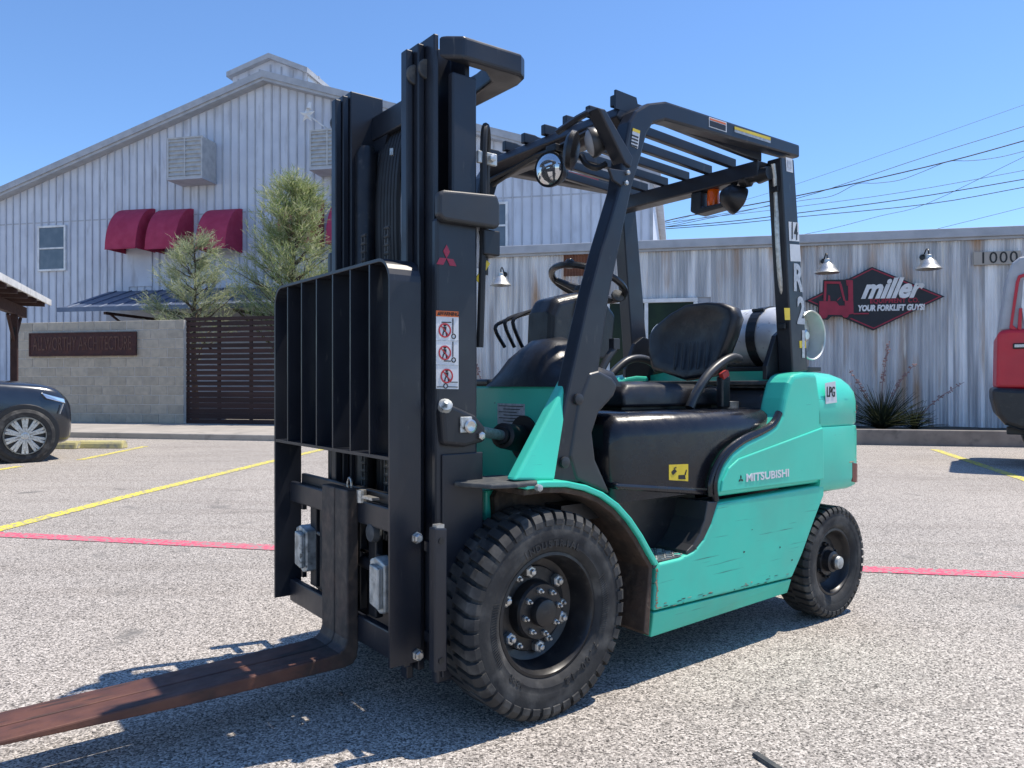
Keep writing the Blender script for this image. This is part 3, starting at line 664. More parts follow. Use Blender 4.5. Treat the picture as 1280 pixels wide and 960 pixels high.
CA = R(-21.9); cdir = Vector((math.sin(CA), math.cos(CA), 0)); cper = Vector((-cdir.y, cdir.x, 0))
ZC = 2.69; cc_ = Vector(((62 - CX) / F * 15, 15, 0)); crz = math.atan2(cdir.y, cdir.x)
cp = thing('carport', 'brown steel carport with pale roof edge beside the block wall', 'carport', cc_, crz)   # local x: away, y: left
b = nb(); box(b, -7, 0, 0, 6, ZC - .03, ZC + .015); obj('roof_sheet', b, 'roof_metal', cp)
b = nb(); box(b, -7, .02, -.03, -.001, ZC - .06, ZC + .05); obj('fascia', b, 'white', cp)
for i in range(9): b = nb(); box(b, -.55 - i * .75, -.47 - i * .75, .0, 6, ZC - .13, ZC - .031); obj('purlin', b, 'brown_steel', cp)
for yy in (.415, 4.6): b = nb(); box(b, -7, -.1, yy - .05, yy + .05, ZC - .33, ZC - .131); obj('rafter', b, 'brown_steel', cp)
def cpost(x): b = nb(); box(b, x - .055, x + .055, .36, .47, .0, ZC - .331); po = obj('post', b, 'brown_steel', cp); b = nb(); tube(b, [(x, .415, ZC - .85), (x + .5, .415, ZC - .36)], .03, 6); tube(b, [(x, .415, ZC - .85), (x - .5, .415, ZC - .36)], .03, 6); obj('brace', b, 'brown_steel', po); return po
pw = Vector(((17.5 - CX) / F * 14.6, 14.6, 0)) - cc_
cpost(-.9); cpost(-5.9)
b = nb(); box(b, -.99, -.956, .385, .445, 1.95, 2.12); obj('junction_box', b, 'black_paint', cp)

# ================================================================ PARKED CAR
ca = R(40); wp = Vector(wg(30, 578)); hw = .86
cf = Vector((math.cos(ca), math.sin(ca), 0)); cl = Vector((-math.sin(ca), math.cos(ca), 0))
car = thing('parked_car', 'dark grey car with silver multi-spoke wheels parked by the block wall', 'car', wp + cl * hw, ca)
#  x , zbot, wlow, wmid, zmid, zbelt, wbelt, wroof, zroof
ST = [(.63, .35, .58, .64, .50, .64, .58, .52, .70), (.58, .24, .72, .82, .55, .78, .76, .68, .85), (.46, .21, .80, .88, .62, .92, .82, .70, 1.0), (.32, .22, .84, .90, .68, 1.0, .84, .7, 1.09),
      (-.2, .22, .86, .92, .70, 1.03, .87, .74, 1.13), (-.75, .22, .86, .92, .70, 1.05, .88, .74, 1.18), (-1.05, .22, .86, .92, .70, 1.05, .89, .70, 1.30), (-1.65, .22, .86, .92, .70, 1.04, .89, .60, 1.60), (-2.2, .22, .86, .92, .7, 1.05, .89, .6, 1.67),
      (-3.0, .22, .86, .92, .7, 1.06, .89, .6, 1.63), (-3.6, .25, .84, .90, .7, 1.06, .86, .58, 1.42), (-3.75, .35, .78, .84, .7, 1.0, .8, .56, 1.1)]
rings = []
for (x, zb, wl_, wm, zm, zbe, wbe, wr, zr) in ST:
    h = [(0, zb), (wl_ * .9, zb), (wl_, zb + .06), (wm, zm), (wbe, zbe), ((wbe + wr) / 2, zbe + (zr - zbe) * .55), (wr, zr - .015), (wr * .5, zr), (0, zr + .012)]
    rings.append([(x, y, z) for y, z in h] + [(x, -y, z) for y, z in reversed(h[1:-1])])
b = nb(); loft(b, rings); body = obj('body', b, 'car_paint', car, smooth=True, ang=32)
md = body.modifiers.new('sub', 'SUBSURF'); md.levels = 2; md.render_levels = 2
for s in (-1, 1):
    b = nb(); prism(b, [(-.95, 1.09), (-1.62, 1.52), (-2.2, 1.58), (-3.0, 1.54), (-3.35, 1.35), (-3.2, 1.12)], 'Y', s * .70, s * .80); obj('side_window', b, 'car_glass', car)
b = nb(); loft(b, [[(-.8, -.72, 1.12), (-.8, .72, 1.12), (-.8, .72, 1.16), (-.8, -.72, 1.16)], [(-1.6, -.58, 1.575), (-1.6, .58, 1.575), (-1.6, .58, 1.612), (-1.6, -.58, 1.612)]]); obj('windscreen', b, 'car_glass', car)
def car_wheel(x, s, r=.37):
    c = Vector((x, s * (hw + .10), r)); b = nb()
    lathe(b, [(.25, -.2), (r - .05, -.2), (r - .01, -.17), (r, -.12), (r, -.05), (r - .012, -.01), (r - .05, .012), (.265, .0), (.255, -.02), (.25, -.06)], ('Y' if s > 0 else (Vector((0, -1, 0)), Vector((0, 0, 1)), Vector((-1, 0, 0)))), c, 40, cap=False)
    wh = obj('wheel', b, 'rubber', car, smooth=True)
    b = nb(); n = 10
    for k in range(n):
        a = 2 * math.pi * k / n
        for da in (-.10, .10):
            m = Matrix.Translation(c + Vector((0, s * -.012, 0))) @ Matrix.Rotation(a + da, 4, 'Y')
            box(b, -.019, .019, -.012, .012, .05, .25, m)
    lathe(b, [(.258, -.03), (.258, .0), (.245, .0), (.24, -.05)], 'Y', c + Vector((0, s * -.012, 0)), 40, cap=False)
    lathe(b, [(.06, -.02), (.06, .008), (.03, .014), (.002, .014)], 'Y' if s > 0 else (Vector((0, -1, 0)), Vector((0, 0, 1)), Vector((-1, 0, 0))), c + Vector((0, s * -.012, 0)), 16)
    obj('rim', b, 'zinc', wh, bev=.004)
    b = nb(); lathe(b, [(r + .05, -.25), (r + .05, -.036), (r + .04, -.030), (.02, -.030)], ('Y' if s > 0 else (Vector((0, -1, 0)), Vector((0, 0, 1)), Vector((-1, 0, 0)))), c + Vector((0, 0, .015)), 40); obj('wheel_arch', b, 'black_plastic', body, smooth=True, ang=30)
for x in (0, -2.75):
    for s in (-1, 1): car_wheel(x, s)
for s in (-1, 1):
    b = nb(); loft(b, [[(.20, s * .80, .95), (.46, s * .76, .86), (.48, s * .75, .80), (.26, s * .84, .89)], [(.20, s * .875, .96), (.495, s * .825, .87), (.51, s * .825, .80), (.26, s * .907, .88)]]); obj('headlight', b, 'glass_lens', car, bev=.01)
    b = nb(); tube(b, [(.47, s * .88, .80), (.42, s * .905, .66)], .010, 5); obj('fog_trim', b, 'zinc', car)

# ================================================================ RED YARD VEHICLE AT THE RIGHT
RA = R(31); CR, SR = math.cos(RA), math.sin(RA); D = 11.55
def qp(u, v, D):
    a = (u - CX) / F; t = D / (SR * a + CR); return (t * (a * CR - SR), D, CAMH + t * (CY - v) / F)
def qx(u, D): return qp(u, 480, D)[0]
def qz(u, v, D): return qp(u, v, D)[2]
bs_ = (qx(1330, D), D, 0)
rv = thing('yard_vehicle', 'red and pale grey yard vehicle with black bumper before the corrugated wall', 'vehicle', (CR * bs_[0] + SR * D, -SR * bs_[0] + CR * D, 0), -RA); OFF[rv.name] = bs_
def rp(pts, d=0): return [(q[0], q[2]) for q in (qp(u, v, D + d) for u, v in pts)]
b = nb(); prism(b, rp([(1245, 486), (1246.5, 420), (1249, 413), (1262, 411), (1500, 408), (1500, 486)]), 'Y', D, D + 1.7); bd = obj('body', b, 'red_paint', rv, bev=.05, seg=3)
b = nb(); prism(b, rp([(1240, 484), (1240.5, 500), (1246, 520), (1256, 531), (1276, 538), (1300, 538), (1500, 538), (1500, 487), (1300, 487)]), 'Y', D - .07, D + 1.8); obj('bumper', b, 'black_plastic', rv, bev=.06, seg=3)
b = nb(); prism(b, rp([(1250, 413), (1255, 378), (1261, 338), (1266, 327), (1275, 320), (1290, 317.5), (1500, 314), (1500, 410)]), 'Y', D + .06, D + 1.6); cabp = obj('cab', b, 'cab_grey', rv, bev=.04, seg=3)
b = nb()
prism(b, rp([(1262, 410), (1270, 352), (1273, 344), (1281, 341), (1281, 345), (1276, 347), (1274, 354), (1266, 406), (1274, 413), (1271, 414)]), 'Y', D + .03, D + .09)
prism(b, rp([(1281, 341), (1440, 338), (1440, 342), (1281, 345)]), 'Y', D + .03, D + .09); prism(b, rp([(1272, 411), (1274, 385), (1278, 385), (1277, 413)]), 'Y', D + .02, D + .09)
obj('door_frame', b, 'red_paint', cabp, bev=.004)
b = nb(); prism(b, rp([(1277, 382), (1279.5, 350), (1430, 346), (1430, 405), (1281, 406)]), 'Y', D + .035, D + .1); obj('door_panel', b, 'white', cabp)
b = nb(); box(b, qx(1266, D), qx(1300, D), D - .025, D + .01, qz(1280, 436, D), qz(1280, 429, D)); obj('door_slot', b, 'ink', bd, bev=.01)
b = nb(); box(b, qx(1268, D), qx(1300, D), D - .035, D - .026, qz(1280, 434, D), qz(1280, 430.5, D)); obj('door_handle', b, 'zinc', bd)
b = nb(); box(b, qx(1258, D + .4), qx(1330, D + .4), D + .3, D + .42, qz(1270, 545, D), qz(1270, 535, D)); obj('hitch_bar', b, 'black_paint', rv, bev=.01)
for u, yy in ((1336, 0), (1336, 1.35), (1470, 0), (1470, 1.35)):
    c = Vector((qx(u, D), D + yy + .05, .42)); b = nb(); lathe(b, [(.2, 0), (.36, -.0), (.41, .03), (.42, .08), (.42, .2), (.4, .25), (.36, .28), (.2, .28)], 'Y', c, 32); wh = obj('wheel', b, 'rubber', rv, smooth=True)
    b = nb(); lathe(b, [(.2, .03), (.17, .05), (.16, .1), (.05, .1), (.04, .06), (.002, .06)], 'Y', c - Vector((0, .035, 0)), 24); obj('rim', b, 'cab_grey', wh, smooth=True)
b = nb(); box(b, qx(1290, D), qx(1490, D), D + .35, D + 1.3, .3, .6); obj('chassis', b, 'black_paint', rv)

# ================================================================ FORKLIFT (X forward, Y to its left, Z up)
fk = thing('forklift', 'mint green forklift with tall black mast standing in the parking lot', 'forklift', FO, math.atan2(FW.y, FW.x))
def mir(pts): return [(x, -y, z) for x, y, z in pts]
BOTH = (1, -1)
def Ys(s, a, c): return (s * a, s * c) if s > 0 else (s * c, s * a)
def bxs(b, s, x0, x1, y0, y1, z0, z1): a, c = Ys(s, y0, y1); return box(b, x0, x1, a, c, z0, z1)
LAT = {1: 'Y', -1: (Vector((0, -1, 0)), Vector((0, 0, 1)), Vector((-1, 0, 0)))}

# ---- wheels
def fl_wheel(xa, s, yo, wd, Rr, ro, nl, front):
    c = Vector((xa, s * (yo - wd / 2), Rr)); h = wd / 2; A = LAT[s]
    Av = Vector((0, s, 0)); U = Vector((0, 0, 1)); V = Vector((1, 0, 0)) if s > 0 else Vector((-1, 0, 0))
    def at(r, a, y): return c + Av * y + (U * math.cos(a) + V * math.sin(a)) * r
    # rim dish
    b = nb(); k = Rr / .335; dd = .075 * k if front else .034
    prof = [(ro * .8, -h * .9), (ro + .012, -h * .9), (ro + .012, h * .55), (ro + .004, h * .80), (ro - .006, h * .82), (ro - .012, h * .72), (ro - .016, h * .5), (ro - .03, h - dd - .03), (ro * .72, h - dd - .04), (ro * .70, h - dd - .035), (.098, h - dd - .032), (.094, h - dd + .006), (.088, h - dd + .014), (.002, h - dd + .014)] if front else [(ro * .8, -h * .9), (ro + .012, -h * .9), (ro + .012, h * .55), (ro + .004, h * .80), (ro - .006, h * .82), (ro - .012, h * .72), (ro - .016, h * .5), (ro - .03, h - dd - .03), (ro * .72, h - dd - .04), (ro * .70, h - dd - .035), (ro * .46, h - dd - .03), (ro * .44, h - dd - .01), (.002, h - dd - .01)]
    lathe(b, prof, A, c, 56); wh = obj('front_wheel' if front else 'rear_wheel', b, 'rim', fk, smooth=True, ang=30)
    # tyre with its lugs
    b = nb(); d = .015 * k
    prof = [(ro + .004, -h * .8), (ro + .03, -h * .93), (Rr * .80, -h), (Rr - d * 2, -h * .97), (Rr - d, -h * .8), (Rr - d * .8, 0), (Rr - d, h * .8), (Rr - d * 2, h * .95), (Rr * .82, h), (Rr * .75, h * 1.0), (Rr * .735, h * .985), (ro + .045, h * .97), (ro + .03, h * .98), (ro + .012, h * .88), (ro + .002, h * .74)]
    lathe(b, prof, A, c, 64, cap=False)
    for side in (1, -1):
        for i in range(nl):
            a0 = 2 * math.pi * (i + (.5 if side < 0 else 0)) / nl; aw = 2 * math.pi / nl * .70; sk = .10 * side
            sec = [(Rr - d * 1.2, -.06 * h), (Rr, -.03 * h), (Rr, h * .80), (Rr - .008 * k, h * .93), (Rr - .024 * k, h * 1.025), (Rr - .042 * k, h * 1.015), (Rr - .045 * k, h * .97), (Rr - d * 1.6, h * .6)]
            f = lambda r, y, t: at(r, a0 + sk * (y / h) * .5 + (t - .5) * aw * (1 - .12 * (r > Rr - d * .5)), y * side)
            ra = [f(r, y, 0) for r, y in sec]; rb = [f(r, y, 1) for r, y in sec]
            loft(b, [ra, rb])
    ty = obj('tyre', b, 'rubber', wh, smooth=True, ang=28)
    # sidewall lettering and moulded ribs
    if front:
        b = nb(); rt = Rr * .69
        for st, a_mid, sz in (('7.00-12', R(215), .034), ('INDUSTRIAL', R(0), .032), ('12PR', R(140), .022)):
            for i, chh in enumerate(st):
                a = a_mid + (i - (len(st) - 1) / 2) * (sz * .78 / rt) * (-1 if s > 0 else 1)
                rad = U * math.cos(a) + V * math.sin(a); tan = (U * -math.sin(a) + V * math.cos(a)) * (-1 if s > 0 else 1)
                if chh != ' ': text_bm(b, chh, sz, at(rt, a, h * .985), tan, rad, depth=.004, bold=.0008)
        obj('lettering', b, 'rubber', wh)
        for base in (R(270), R(95)):
          b = nb()
          for k2 in range(26):
                a = base + (k2 - 13) * R(1.9); loft(b, [[at(Rr * .66, a - .004, h * .97), at(Rr * .66, a + .004, h * .97), at(Rr * .74, a + .030, h * .99), at(Rr * .74, a + .022, h * .99)], [at(Rr * .66, a - .004, h * .992), at(Rr * .66, a + .004, h * .992), at(Rr * .74, a + .030, h * 1.008), at(Rr * .74, a + .022, h * 1.008)]])
          obj('sidewall_ribs', b, 'rubber', wh)
    yd = h - dd - .034 if front else h - dd - .03
    def nut(r, a, rad, ht, y, m='zinc'):
        b = nb(); q = at(r, a, y)
        lathe(b, [(rad, 0), (rad, ht), (rad * .8, ht + .004), (rad * .5, ht + .005), (rad * .48, ht + .016), (rad * .3, ht + .018)], A, q, 6); obj('wheel_nut', b, m, wh)
    if front:
        for i in range(6): nut(.128, R(8) + i * math.pi / 3, .0215, .018, yd)
        for i in range(6):
            if i % 2 == 0 or i == 3: nut(.126, R(8 + 22) + i * math.pi / 4 * (4 / 3), .013, .010, yd)
        for i in range(8): nut(.071, R(8) + i * math.pi / 4, .0105, .008, h - dd + .013)
        b = nb(); lathe(b, [(.046, 0), (.046, .020), (.043, .028), (.034, .032), (.002, .033)], A, c + Av * (h - dd + .013), 28); obj('hub_cap', b, 'rim', wh, smooth=True, ang=30)
    else:
        for i in range(6): nut(.075, i * math.pi / 3, .010, .01, yd, 'rim')
        b = nb(); lathe(b, [(.05, 0), (.048, .03), (.036, .036), (.034, .05), (.028, .054), (.002, .056)], A, c + Av * (h - dd - .012), 24); obj('hub_cap', b, 'rim', wh, smooth=True, ang=30)
        b = nb(); lathe(b, [(.030, 0), (.027, .012), (.002, .015)], A, c + Av * (h - dd + .04), 20); obj('grease_cap', b, 'cast', wh, smooth=True, ang=30)
for s in BOTH:
    fl_wheel(-.065, s, .575, .19, .335, .197, 44, True); fl_wheel(-1.80, s, .56, .165, .257, .150, 40, False)

# ---- chassis
b = nb(); box(b, -1.62, .05, -.37, .37, .2, .60); box(b, -.05, .12, -.34, .34, .2, .62); box(b, -2.0, -1.6, -.34, .34, .28, .7)
obj('chassis', b, 'black_paint', fk)
b = nb(); tube(b, [(-.065, -.4, .335), (-.065, .4, .335)], .09, 14); tube(b, [(-1.8, -.42, .257), (-1.8, .42, .257)], .05, 12); obj('axle', b, 'black_paint', fk, smooth=True)

# ---- green bodywork
for s in BOTH:
    yo, yi = .562, .50
    low = xz([(897, 629), (889, 655), (880, 674), (868, 689), (850, 698), (825, 704), (821, 712), (817.2, 764), (990, 722), (1003, 692), (1018, 650), (1030, 619), (1030, 606)], .56)
    b = nb(); prism(b, low, 'Y', *Ys(s, yi, yo)); sp = obj('side_skirt', b, 'green_worn', fk, bev=.010, seg=3)
    upp = xz([(895, 622), (897, 603), (903, 584), (914, 566), (932, 552), (955, 541), (970, 531), (977, 519), (981, 498), (986, 478), (992, 468), (1006, 465), (1021, 466), (1026, 500), (1029, 535), (1030, 603)], .56)
    b = nb(); prism(b, upp, 'Y', *Ys(s, .44, yo)); up_ = obj('side_panel', b, 'green', fk, bev=.022, seg=4)
    cr = xz([(899, 615), (901, 601), (909, 585), (922, 573), (1027, 534), (1028, 599)], .56)
    b = nb(); prism(b, cr, 'Y', *Ys(s, yo - .004, yo + .007)); ins = obj('panel_inset', b, 'green', up_, bev=.006, seg=3)
    k0, k1 = [LP(u, v, Y=.56) for u, v in ((817.0, 766.5), (989.5, 724))]; k2, k3 = [LP(u, v, Y=.53) for u, v in ((985, 741), (814, 797))]
    b = nb(); loft(b, [[(k0.x, s * .560, k0.z), (k1.x, s * .560, k1.z), (k2.x, s * .528, k2.z), (k3.x, s * .528, k3.z)], [(k0.x, s * .50, k0.z), (k1.x, s * .50, k1.z), (k2.x, s * .49, k2.z), (k3.x, s * .49, k3.z)]]); obj('skirt_band', b, 'green_worn', sp, bev=.004)
    # dark trim along hood edge and step
    pth = [(x, s * .548, z) for x, z in xz([(894, 626), (892, 606), (897, 586), (908, 568), (926, 552), (950, 540), (966, 530), (974, 516)], .548)]
    b = nb(); tube(b, smooth_path(pth, 4), .016, 8); obj('hood_trim', b, 'hood', up_, smooth=True)
    pth = [(x, s * .55, z) for x, z in xz([(974, 518), (970, 527), (955, 536), (930, 547), (909, 562), (896, 580), (888, 602), (888, 620)], .55)]
    b = nb(); tube(b, smooth_path(pth, 4), .011, 8); obj('hood_trim', b, 'hood', up_, smooth=True)
    tr = xz([(897, 627), (889, 654), (880, 673), (868, 688), (858, 694), (858, 689), (866, 681), (874, 667), (880, 650), (884, 627)], .555)
    b = nb(); prism(b, tr, 'Y', *Ys(s, .40, .558)); obj('step_trim', b, 'grey_paint', sp, bev=.004)
    # step: chequered tread, dark side wall, floor
    b = nb(); bxs(b, s, -.86, -.56, .30, .552, .41, .432); stp = obj('step', b, 'foot_strip', fk)
    b = nb()
    for i in range(11):
        for j in range(7):
            m = Matrix.Translation((-.575 - i * .023, s * (.405 + j * .022), .434)) @ Matrix.Rotation(R(45 if (i + j) % 2 else -45), 4, 'Z'); box(b, -.011, .011, -.003, .003, -.003, .003, m)
    obj('tread_pattern', b, 'cast', stp)
    b = nb(); bxs(b, s, -.98, -.50, .385, .405, .42, .68); obj('step_wall', b, 'black_plastic', fk)
    b = nb(); prism(b, xz([(770, 612), (890, 620), (890, 611), (770, 604)], .522), 'Y', *Ys(s, .40, .524)); obj('hood_sill', b, 'hood', fk, bev=.01, seg=3)
    # fender
    arc = xz([(655, 604), (680, 601), (707, 601), (731, 606), (752, 615), (771, 629), (787, 647), (801, 668), (812, 688), (821, 704)], .56)
    inn = []
    for i, (x, z) in enumerate(arc):
        a = Vector(arc[max(i - 1, 0)]); c = Vector(arc[min(i + 1, len(arc) - 1)]); d = (c - a).normalized(); nrm = Vector((-d.y, d.x))
        if nrm.y > 0: nrm = -nrm
        if i == len(arc) - 1: nrm = Vector((.95, -.3))
        inn.append((x + nrm.x * .02, z + nrm.y * .02))
    b = nb(); prism(b, arc + list(reversed(inn)), 'Y', *Ys(s, .36, .572)); fd = obj('fender', b, 'green', fk, bev=.005)
    in2 = [(x + (a - x) * 2.0, z + (c - z) * 2.0) for (x, z), (a, c) in zip(arc, inn)]
    lo = [(-.535, .17), (-.505, .19)]
    b = nb(); prism(b, [(x - .0, z - .001) for x, z in inn] + lo + list(reversed(in2)), 'Y', *Ys(s, .31, .558)); obj('fender_liner', b, 'mud', fd, bev=.004)
    b = nb(); prism(b, [(.02, .70), (-.02, .755), (-.1, .755), (-.35, .68), (-.50, .5), (-.53, .2), (-.02, .2)], 'Y', *Ys(s, .345, .37)); obj('inner_fender', b, 'mud', fd)
    # foot plate in front of the fender
    b = nb(); prism(b, [(.215, .40), (.20, .46), (.16, .545), (.08, .572), (.0, .574), (-.02, .55), (-.02, .36), (.1, .34)] if s > 0 else [(x, -y) for x, y in [(.215, .40), (.20, .46), (.16, .545), (.08, .572), (.0, .574), (-.02, .55), (-.02, .36), (.1, .34)]], 'Z', .757, .772); obj('foot_plate', b, 'foot_strip', fk, bev=.005)
    b = nb(); lathe(b, [(.012, 0), (.012, .016), (.006, .018)], LAT[s], (-.0, s * .572, .752), 6); obj('bolt', b, 'cast', fd)
    # cowl side gusset in front of the post
    A_ = LP(643, 601, Y=.545); B_ = LP(694, 601, Y=.545); C_ = LP(714, 474, Y=.47); D_ = LP(708, 476, Y=.47)
    sg_ = lambda p, dy=0: (p.x, s * (p.y - dy), p.z)
    b = nb(); loft(b, [[sg_(A_), sg_(B_), sg_(C_), sg_(D_)], [sg_(A_, .05), sg_(B_, .05), sg_(C_, .05), sg_(D_, .05)]]); obj('cowl_gusset', b, 'green', fk, bev=.012, seg=3)
# front cowl panel with the tilt cylinder holes
b = nb(); prism(b, [(-.475, 1.075), (.475, 1.075), (.475, .76), (.33, .76), (.33, .56), (-.33, .56), (-.33, .76), (-.475, .76)], 'X', -.27, -.225); cowl = obj('cowl_panel', b, 'green', fk, bev=.012)
for s in BOTH: b = nb(); prism(b, [(.035, .56), (.035, .72), (-.224, .72), (-.224, .56)], 'Y', *Ys(s, .18, .34)); obj('mount_box', b, 'green', cowl, bev=.008)
for s in BOTH:
    q = LP(655, 548, X=-.222); b = nb(); lathe(b, [(.085, -.01), (.085, .004), (.002, .004)], 'X', (-.222, s * q.y, q.z), 28); obj('cylinder_hole', b, 'ink', cowl)
# counterweight: rings of an outline rounded at the back
def outline(ins, xf=-1.65):
    pts = [(xf, .562 - ins)]
    for x, y in ((-1.80, .562), (-1.94, .560), (-1.99, .548), (-2.03, .515), (-2.07, .45), (-2.11, .33), (-2.14, .18), (-2.15, 0)):
        L = math.hypot(x + 1.65, y); k = max(0, (L - ins)) / L; pts.append((-1.65 + (x + 1.65) * k, y * (1 - ins / .562) if x > -1.85 else y * k))
    return pts + [(x, -y) for x, y in reversed(pts[:-1])]
b = nb(); loft(b, [[(x, y, z) for x, y in outline(i)] for i, z in ((.03, .585), (.004, .60), (-.004, .64), (-.004, .86), (.0, .882), (.012, .888))]); cwt = obj('counterweight', b, 'green', fk, smooth=True, ang=50)
b = nb(); loft(b, [[(x, y, z) for x, y in outline(i, -1.648)] for i, z in ((.008, .886), (.0, .90), (.0, 1.0), (.008, 1.04), (.03, 1.075), (.065, 1.105), (.12, 1.128), (.22, 1.142))]); obj('counterweight_top', b, 'green', fk, smooth=True, ang=50)
for s in BOTH:
    ro_ = [(-1.93, s * .5655), (-1.965, s * .5625), (-1.997, s * .553), (-2.04, s * .517), (-2.08, s * .452)]; b = nb(); loft(b, [[(x, y, z0 + (i == 0) * .012) for i, (x, y) in enumerate(ro_)] + [(x + .02, y - s * .03, z0) for x, y in reversed(ro_)] for z0 in (.61, .70)]); obj('rear_reflector', b, 'tail_red', cwt, bev=.004)
# chips of bare metal on the counterweight corner
for (u, v, w_, h_) in ((1059, 577, .045, .006), (1072, 577, .02, .008), (1066, 515, .03, .006), (1072, 509, .012, .022), (1071, 484, .014, .003), (1058, 480, .03, .002), (1064, 571, .02, .003), (1068, 535, .03, .003)):
    q = LP(u, v, Y=.545); yy = .562 if q.x > -1.95 else .562 - (abs(q.x) - 1.95) * .4
    b = nb(); lathe(b, [(1, 0), (.7, .002)], 'Y', (0, 0, 0), 9); bmesh.ops.scale(b, vec=(w_ / 2, 1, h_ / 2), verts=b.verts); bmesh.ops.rotate(b, matrix=Matrix.Rotation(R(22) if q.x < -1.95 else 0, 3, 'Z'), verts=b.verts); bmesh.ops.translate(b, vec=(q.x, yy + .0045, q.z), verts=b.verts)
    obj('paint_chip', b, 'bare', cwt)
rc = random.Random(5)
def chip(par, u, v, w_, h_, Y=.5622, m='bare', rot=0):
    q = LP(u, v, Y=Y); b = nb(); n = 9; pts = [(q.x + w_ * math.cos(a) * rc.uniform(.5, 1), q.z + h_ * math.sin(a) * rc.uniform(.5, 1)) for a in [i * 2 * math.pi / n for i in range(n)]]
    prism(b, pts, 'Y', Y, Y + .0008); obj('paint_chip', b, m, par)
skirt = [o for o in fk.children if o.name.startswith('side_skirt')][0]
for k in range(16): chip(skirt, 820 + rc.uniform(0, 2), 712 + k * 3.2 + rc.uniform(-1, 1), rc.uniform(.003, .009), rc.uniform(.003, .009))
for k in range(26):
    t = rc.random(); chip(skirt, 822 + 165 * t, 762 - 41 * t + rc.uniform(-6, 1), rc.uniform(.004, .022), rc.uniform(.0012, .003), m=rc.choice(('bare', 'grime', 'grime')))
for u, v in ((858, 690), (870, 686), (884, 662), (892, 640), (918, 737), (962, 720), (975, 684), (940, 662), (990, 700), (930, 690)): chip(skirt, u, v, rc.uniform(.003, .012), rc.uniform(.0015, .005), m='grime')
# ---- hood
def rrect(y, z0, z1, r, n=6):
    pts = [(-y, z0), (y, z0)]
    for k in range(n + 1): a = k / n * math.pi / 2; pts.append((y - r + r * math.cos(a), z1 - r + r * math.sin(a)))
    for k in range(n + 1): a = math.pi / 2 + k / n * math.pi / 2; pts.append((-y + r + r * math.cos(a), z1 - r + r * math.sin(a)))
    return pts
b = nb(); loft(b, [[(x, y, z) for y, z in rrect(.515 - i, .655, .972 - j, .085)] for x, i, j in ((-.40, .05, .06), (-.415, .02, .02), (-.45, 0, 0), (-1.2, 0, 0), (-1.43, .0, .0), (-1.45, .02, .02))]); hood = obj('hood', b, 'hood', fk, smooth=True, ang=50)
b = nb(); box(b, -.5, -.20, -.46, .46, .60, .66); obj('floor_plate', b, 'black_plastic', fk)
b = nb(); loft(b, [[(x, y, z) for y, z in rrect(.44 - i, .95, 1.06 - j, .05)] for x, i, j in ((-1.43, .03, .06), (-1.47, 0, .015), (-1.56, 0, .0), (-1.64, .0, .02))]); obj('rear_deck', b, 'grey_paint', fk, smooth=True, ang=50)
b = nb(); box(b, -1.72, -1.46, -.40, .42, 1.075, 1.095); box(b, -1.70, -1.50, -.36, .38, 1.06, 1.0745); obj('radiator_cover', b, 'foot_strip', fk, bev=.006)

# ---- overhead guard
gp = [(686, 603), (712, 477), (736, 370), (750, 316), (774, 235), (780, 190), (787, 152), (795, 138), (811, 128.5), (833, 126), (1000, 181), (1000, 197), (965, 187), (888, 165.5), (832, 150), (817, 154), (809, 167), (802, 195), (791, 232), (762, 370), (749, 463)]
bul = [(766, 472), (773, 482), (768, 495), (749, 516), (741, 541), (745, 575), (764, 618)]
for s in BOTH:
    b = nb(); prism(b, xz(gp + [(744, 500), (735, 603)], .5), 'Y', *Ys(s, .435, .50)); rail = obj('guard_rail', b, 'mast_paint', fk, bev=.009)
    b = nb(); prism(b, xz([(712, 570), (722, 505), (737, 466), (749, 463)] + bul + [(720, 600)], .505), 'Y', *Ys(s, .42, .506)); obj('post_cover', b, 'grey_paint', rail, bev=.012, seg=3)
    for u, v in ((723, 499), (706, 578)):
        q = LP(u, v, Y=.507); b = nb(); lathe(b, [(.019, -.004), (.019, .006), (.012, .009), (.002, .009)], LAT[s], (q.x, s * .507, q.z), 18); obj('post_cap', b, 'grey_paint', rail, smooth=True, ang=30)
    lg = xz([(977, 196), (993.5, 199), (1011, 463), (992, 466)], .5)
    b = nb(); prism(b, lg, 'Y', *(Ys(s, .425, .497) if s > 0 else (-.545, -.47))); leg = obj('rear_leg', b, 'mast_paint', fk, bev=.006)
    b = nb(); prism(b, [(lg[3][0] + .09, 1.10), (lg[3][0] + .09, 1.16), (lg[3][0] + .02, 1.30), (lg[3][0] - .05, 1.34), (lg[2][0] - .01, 1.32), (lg[2][0] - .01, 1.10)], 'Y', *(Ys(s, .40, .4235) if s > 0 else (-.469, -.445))); obj('leg_bracket', b, 'black_paint', leg, bev=.004)
b = nb(); prism(b, [(-.495, 2.075), (-.55, 2.03), (-.60, 2.03), (-.60, 2.115), (-.515, 2.115)], 'Y', -.434, .434); obj('front_beam', b, 'mast_paint', fk, bev=.006)
b = nb(); box(b, -1.47, -1.385, -.469, .424, 2.00, 2.073); obj('rear_beam', b, 'mast_paint', fk, bev=.006)
for i in range(7):
    yy = .405 - i * .135; b = nb(); prism(b, [(-.50, 2.1165), (-.50, 2.16), (-.56, 2.16), (-.575, 2.156), (-1.425, 2.116), (-1.425, 2.0745), (-1.385, 2.0745), (-.60, 2.1165)], 'Y', yy - .013, yy + .013); obj('roof_bar', b, 'mast_paint', fk, bev=.004)
for s in BOTH: b = nb(); prism(b, [(-.49, 2.10), (-.49, 2.17), (-.60, 2.165), (-.62, 2.10)], 'Y', *Ys(s, .425, .4345)); obj('corner_plate', b, 'mast_paint', fk)
